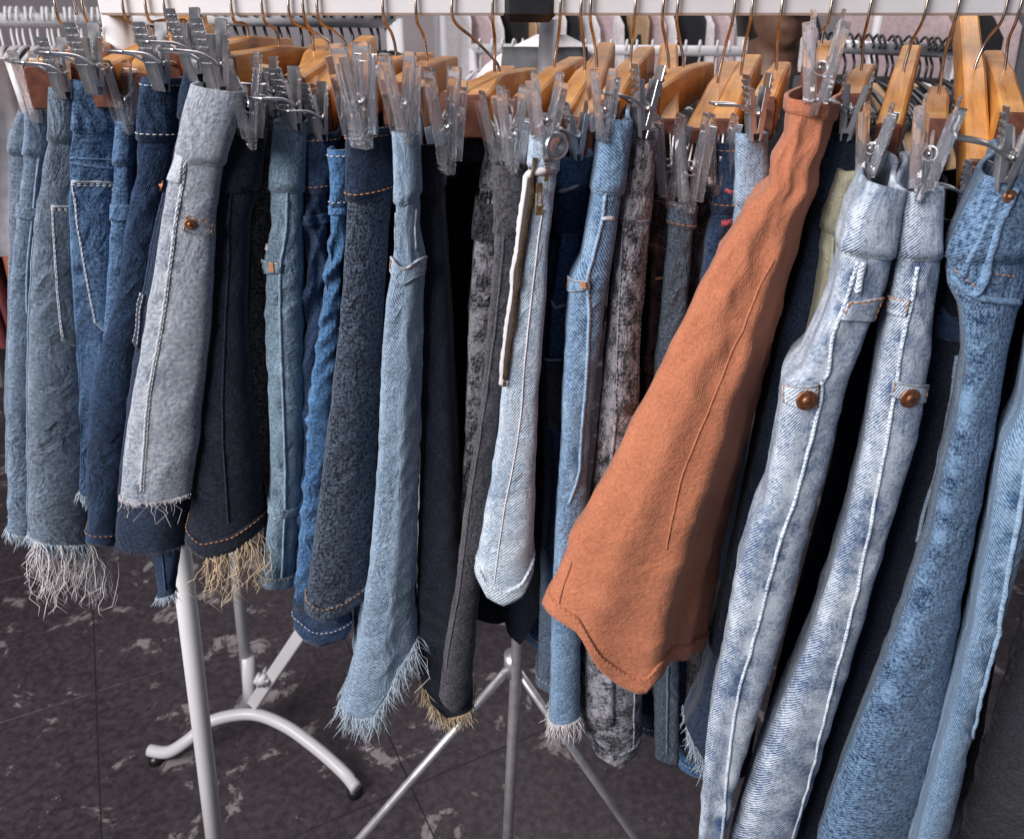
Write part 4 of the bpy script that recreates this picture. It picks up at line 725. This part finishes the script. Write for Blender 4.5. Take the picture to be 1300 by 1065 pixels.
A, B = bg_rack('chrome rail with black hangers behind the tipped wooden hanger', P(1030, 58, 1.7), P(1215, 66, 1.75), .013, CHROME)
fill(A, B, 18, 'black', ['grey', 'tan', 'black', 'white', 'navy'], None, 'chrome rail')
A, B = bg_rack('rail of pinkish shirts past the last wooden hangers', P(1130, -60, 2.6), P(1420, -60, 2.4), .013, WHITE)
fill(A, B, 10, 'white', ['pink', 'tan', 'black', 'pink', 'grey'], None, 'rail of pinkish shirts', L=.8, turn=1.0)
# pale striped drape at the end of the rail
def drape(name, label, px, Y, w, cols, z1):
    rt = empty(name, (px[0][0]*0, Y, 0)); tag(rt, label, 'drape'); n = 30
    for ci, (c, a, b) in enumerate(cols):
        v = []; m = 24
        for j in range(n):
            t = j/(n-1)
            e0 = P(np.interp(t, [0, 1], [px[0][0], px[1][0]]), np.interp(t, [0, 1], [px[0][1], px[1][1]]), Y)
            for sd in (0, .004):
                for i in range(m):
                    q = a+(b-a)*i/(m-1); v.append((e0.x - w*(1-q), Y + .02*math.sin(q*26+t*2) + sd, e0.z))
        f = [[j*2*m+i, j*2*m+i+1, (j+1)*2*m+i+1, (j+1)*2*m+i] for j in range(n-1) for i in range(m-1)] + [[j*2*m+m+i, (j+1)*2*m+m+i, (j+1)*2*m+m+i+1, j*2*m+m+i+1] for j in range(n-1) for i in range(m-1)]
        f += [[j*2*m+m-1, j*2*m+2*m-1, (j+1)*2*m+2*m-1, (j+1)*2*m+m-1] for j in range(n-1)]
        o = mesh('stripe', v, f, c, rt); o.location = -rt.location
drape('striped_drape', 'white drape with red and green stripes at the end of the rail', [(2, 76), (26, 330)], .82, .34, [(CLOTH['white'], .62, 1.0), (CLOTH['maroon'], .36, .615), (plain('cloth_green', (.05, .22, .08), .9), .3, .355), (CLOTH['white'], 0, .295)], 0)
# white jacket with a grey bag behind the joint
jk = empty('white_jacket', P(700, 120, 1.15)); tag(jk, 'white jacket with grey panel hanging behind the rail joint', 'jacket')
for nm, mt, (cx, cy), Yj, wd, hh in (('shoulders', CLOTH['white'], (700, 44), 1.15, .105, .16), ('grey_panel', CLOTH['grey'], (692, 60), 1.11, .055, .14)):
    c = P(cx, cy, Yj); v = []; n, m = 26, 14
    for j in range(m):
        t = j/(m-1)
        for i in range(n): a = 2*math.pi*i/n; k = wd*(math.sin(min(1, .12+t*2.2)*math.pi/2) if nm == 'shoulders' else 1+.25*t); v.append((c.x+k*math.cos(a), c.y+.03*math.sin(a)+.004*math.sin(a*5+t*8), c.z-hh*t))
    f = [[j*n+i, (j+1)*n+i, (j+1)*n+(i+1) % n, j*n+(i+1) % n] for j in range(m-1) for i in range(n)] + [list(range(n))[::-1]]
    o = mesh(nm, v, f, mt, jk); o.location = -jk.location
# ---------------------------------------------------------------- person standing behind the rail
def person():
    ch = P(998, 62, 1.72); rt = empty('person', (ch.x, ch.y+.04, 0)); tag(rt, 'person in a black top standing behind the rail, lower face and neck showing', 'person')
    cx, cy = ch.x, ch.y+.085; zc = ch.z
    SK = plain('brown_skin', (.15, .075, .05), .5, scale=60, var=.12); mb = MB()
    def loft(rings, n=24):
        v = []
        for (x, y, z, a, b) in rings: v += [(x+a*math.cos(2*math.pi*i/n), y+b*math.sin(2*math.pi*i/n), z) for i in range(n)]
        k = len(rings); mb.add(v, [[j*n+i, j*n+(i+1) % n, (j+1)*n+(i+1) % n, (j+1)*n+i] for j in range(k-1) for i in range(n)] + [list(range(n))[::-1], [(k-1)*n+i for i in range(n)]])
    s = zc-.035
    loft([(cx, cy, z, a, b) for z, a, b in ((.88, .16, .11), (1.0, .15, .10), (1.12, .14, .10), (s-.16, .165, .105), (s-.09, .17, .09), (s-.055, .12, .07), (s-.03, .062, .06), (s+.0, .054, .056), (s+.05, .053, .056))])
    loft([(cx, cy-o, zc+z, a, b) for z, a, b, o in ((-.002, .020, .022, .045), (.008, .036, .050, .028), (.03, .053, .068, .018), (.06, .064, .080, .010), (.10, .070, .088, .004), (.14, .074, .094, 0), (.18, .072, .092, -.004), (.21, .056, .074, -.004), (.228, .024, .034, -.004))])
    f0 = cy-.085
    mb.tube([(cx, f0-.004, zc+.118), (cx, f0-.014, zc+.085), (cx, f0-.022, zc+.070), (cx, f0-.002, zc+.060)], [.007, .010, .014, .008], 10)
    for sg in (-1, 1): mb.tube([(cx+sg*.010, f0-.012, zc+.068), (cx+sg*.013, f0-.004, zc+.064)], .008, 8); mb.tube([(cx+sg*.072, cy+.005, zc+.12), (cx+sg*.080, cy+.012, zc+.10), (cx+sg*.074, cy+.006, zc+.07)], [.010, .014, .008], 8)
    for dz, w in ((.046, .024), (.036, .021)): mb.tube(smoothpts([(cx-w, f0+.010, zc+dz-.002), (cx-w*.4, f0-.001, zc+dz+.001), (cx, f0-.002, zc+dz), (cx+w*.4, f0-.001, zc+dz+.001), (cx+w, f0+.010, zc+dz-.002)], 3), [.003]+[.0062]*11+[.003], 8)
    for sg in (-1, 1):
        mb.tube([(cx+sg*.15, cy, s-.10), (cx+sg*.20, cy+.01, s-.14), (cx+sg*.225, cy+.02, s-.38), (cx+sg*.235, cy-.02, s-.62)], [.05, .052, .042, .028], 14)
        hx, hy, hz = cx+sg*.235, cy-.02, s-.62; mb.tube([(hx, hy, hz), (hx, hy-.01, hz-.04), (hx, hy-.015, hz-.09)], [.027, .036, .032], 12)
        for q in range(4): mb.tube([(hx+(q-1.5)*.001, hy-.035+q*.016, hz-.08), (hx-sg*.004, hy-.037+q*.016, hz-.125), (hx-sg*.016, hy-.037+q*.016, hz-.155+.006*abs(q-1.5))], [.010, .009, .007], 8)
        mb.tube([(hx, hy-.03, hz-.035), (hx-sg*.012, hy-.055, hz-.065), (hx-sg*.014, hy-.056, hz-.092)], [.012, .010, .008], 8)
        mb.tube([(cx+sg*.085, cy, .92), (cx+sg*.09, cy-.005, .50), (cx+sg*.09, cy+.015, .30), (cx+sg*.09, cy+.02, .07)], [.088, .058, .056, .036], 16); mb.tube([(cx+sg*.09, cy+.04, .035), (cx+sg*.095, cy-.07, .033), (cx+sg*.10, cy-.16, .028)], [.034, .036, .026], 12)
    o = mb.build('body', SK, rt); o.location = -rt.location
    md = o.modifiers.new('fuse', 'REMESH'); md.mode = 'VOXEL'; md.voxel_size = .006; md.use_smooth_shade = True
    m2 = o.modifiers.new('soft', 'SMOOTH'); m2.iterations = 4
    def cover(name, rings, mat, n=32, wob=.004):
        v = [(x+(a+wob*math.sin(7*2*math.pi*i/n+z*30))*math.cos(2*math.pi*i/n), y+(b+wob*math.sin(5*2*math.pi*i/n+z*22))*math.sin(2*math.pi*i/n), z) for (x, y, z, a, b) in rings for i in range(n)]
        k = len(rings); q = mesh(name, v, [[j*n+i, j*n+(i+1) % n, (j+1)*n+(i+1) % n, (j+1)*n+i] for j in range(k-1) for i in range(n)], mat, rt); q.location = -rt.location; return q
    cover('top', [(cx, cy, z, a, b) for z, a, b in ((.84, .19, .14), (1.0, .175, .125), (1.15, .17, .12), (s-.15, .20, .125), (s-.085, .20, .11), (s-.045, .14, .085), (s-.015, .078, .075))], CLOTH['black'])
    for sg in (-1, 1):
        cover('sleeve', [(cx+sg*x, cy+.01, z, a, a) for x, z, a in ((.17, s-.075, .045), (.20, s-.13, .066), (.215, s-.25, .060), (.225, s-.36, .056))], CLOTH['black'])
        cover('trouser_leg', [(cx+sg*.088, cy, z, a, a*1.05) for z, a in ((.93, .104), (.7, .092), (.5, .075), (.3, .070), (.09, .066))], CLOTH['navy'])
    cover('hair', [(cx, cy+.02, zc+z, a, b) for z, a, b in ((.02, .070, .070), (.08, .083, .085), (.14, .084, .090), (.19, .080, .088), (.225, .060, .066), (.242, .02, .02))], plain('black_hair', (.012, .009, .008), .45, scale=300, var=.4), wob=.002)
person()
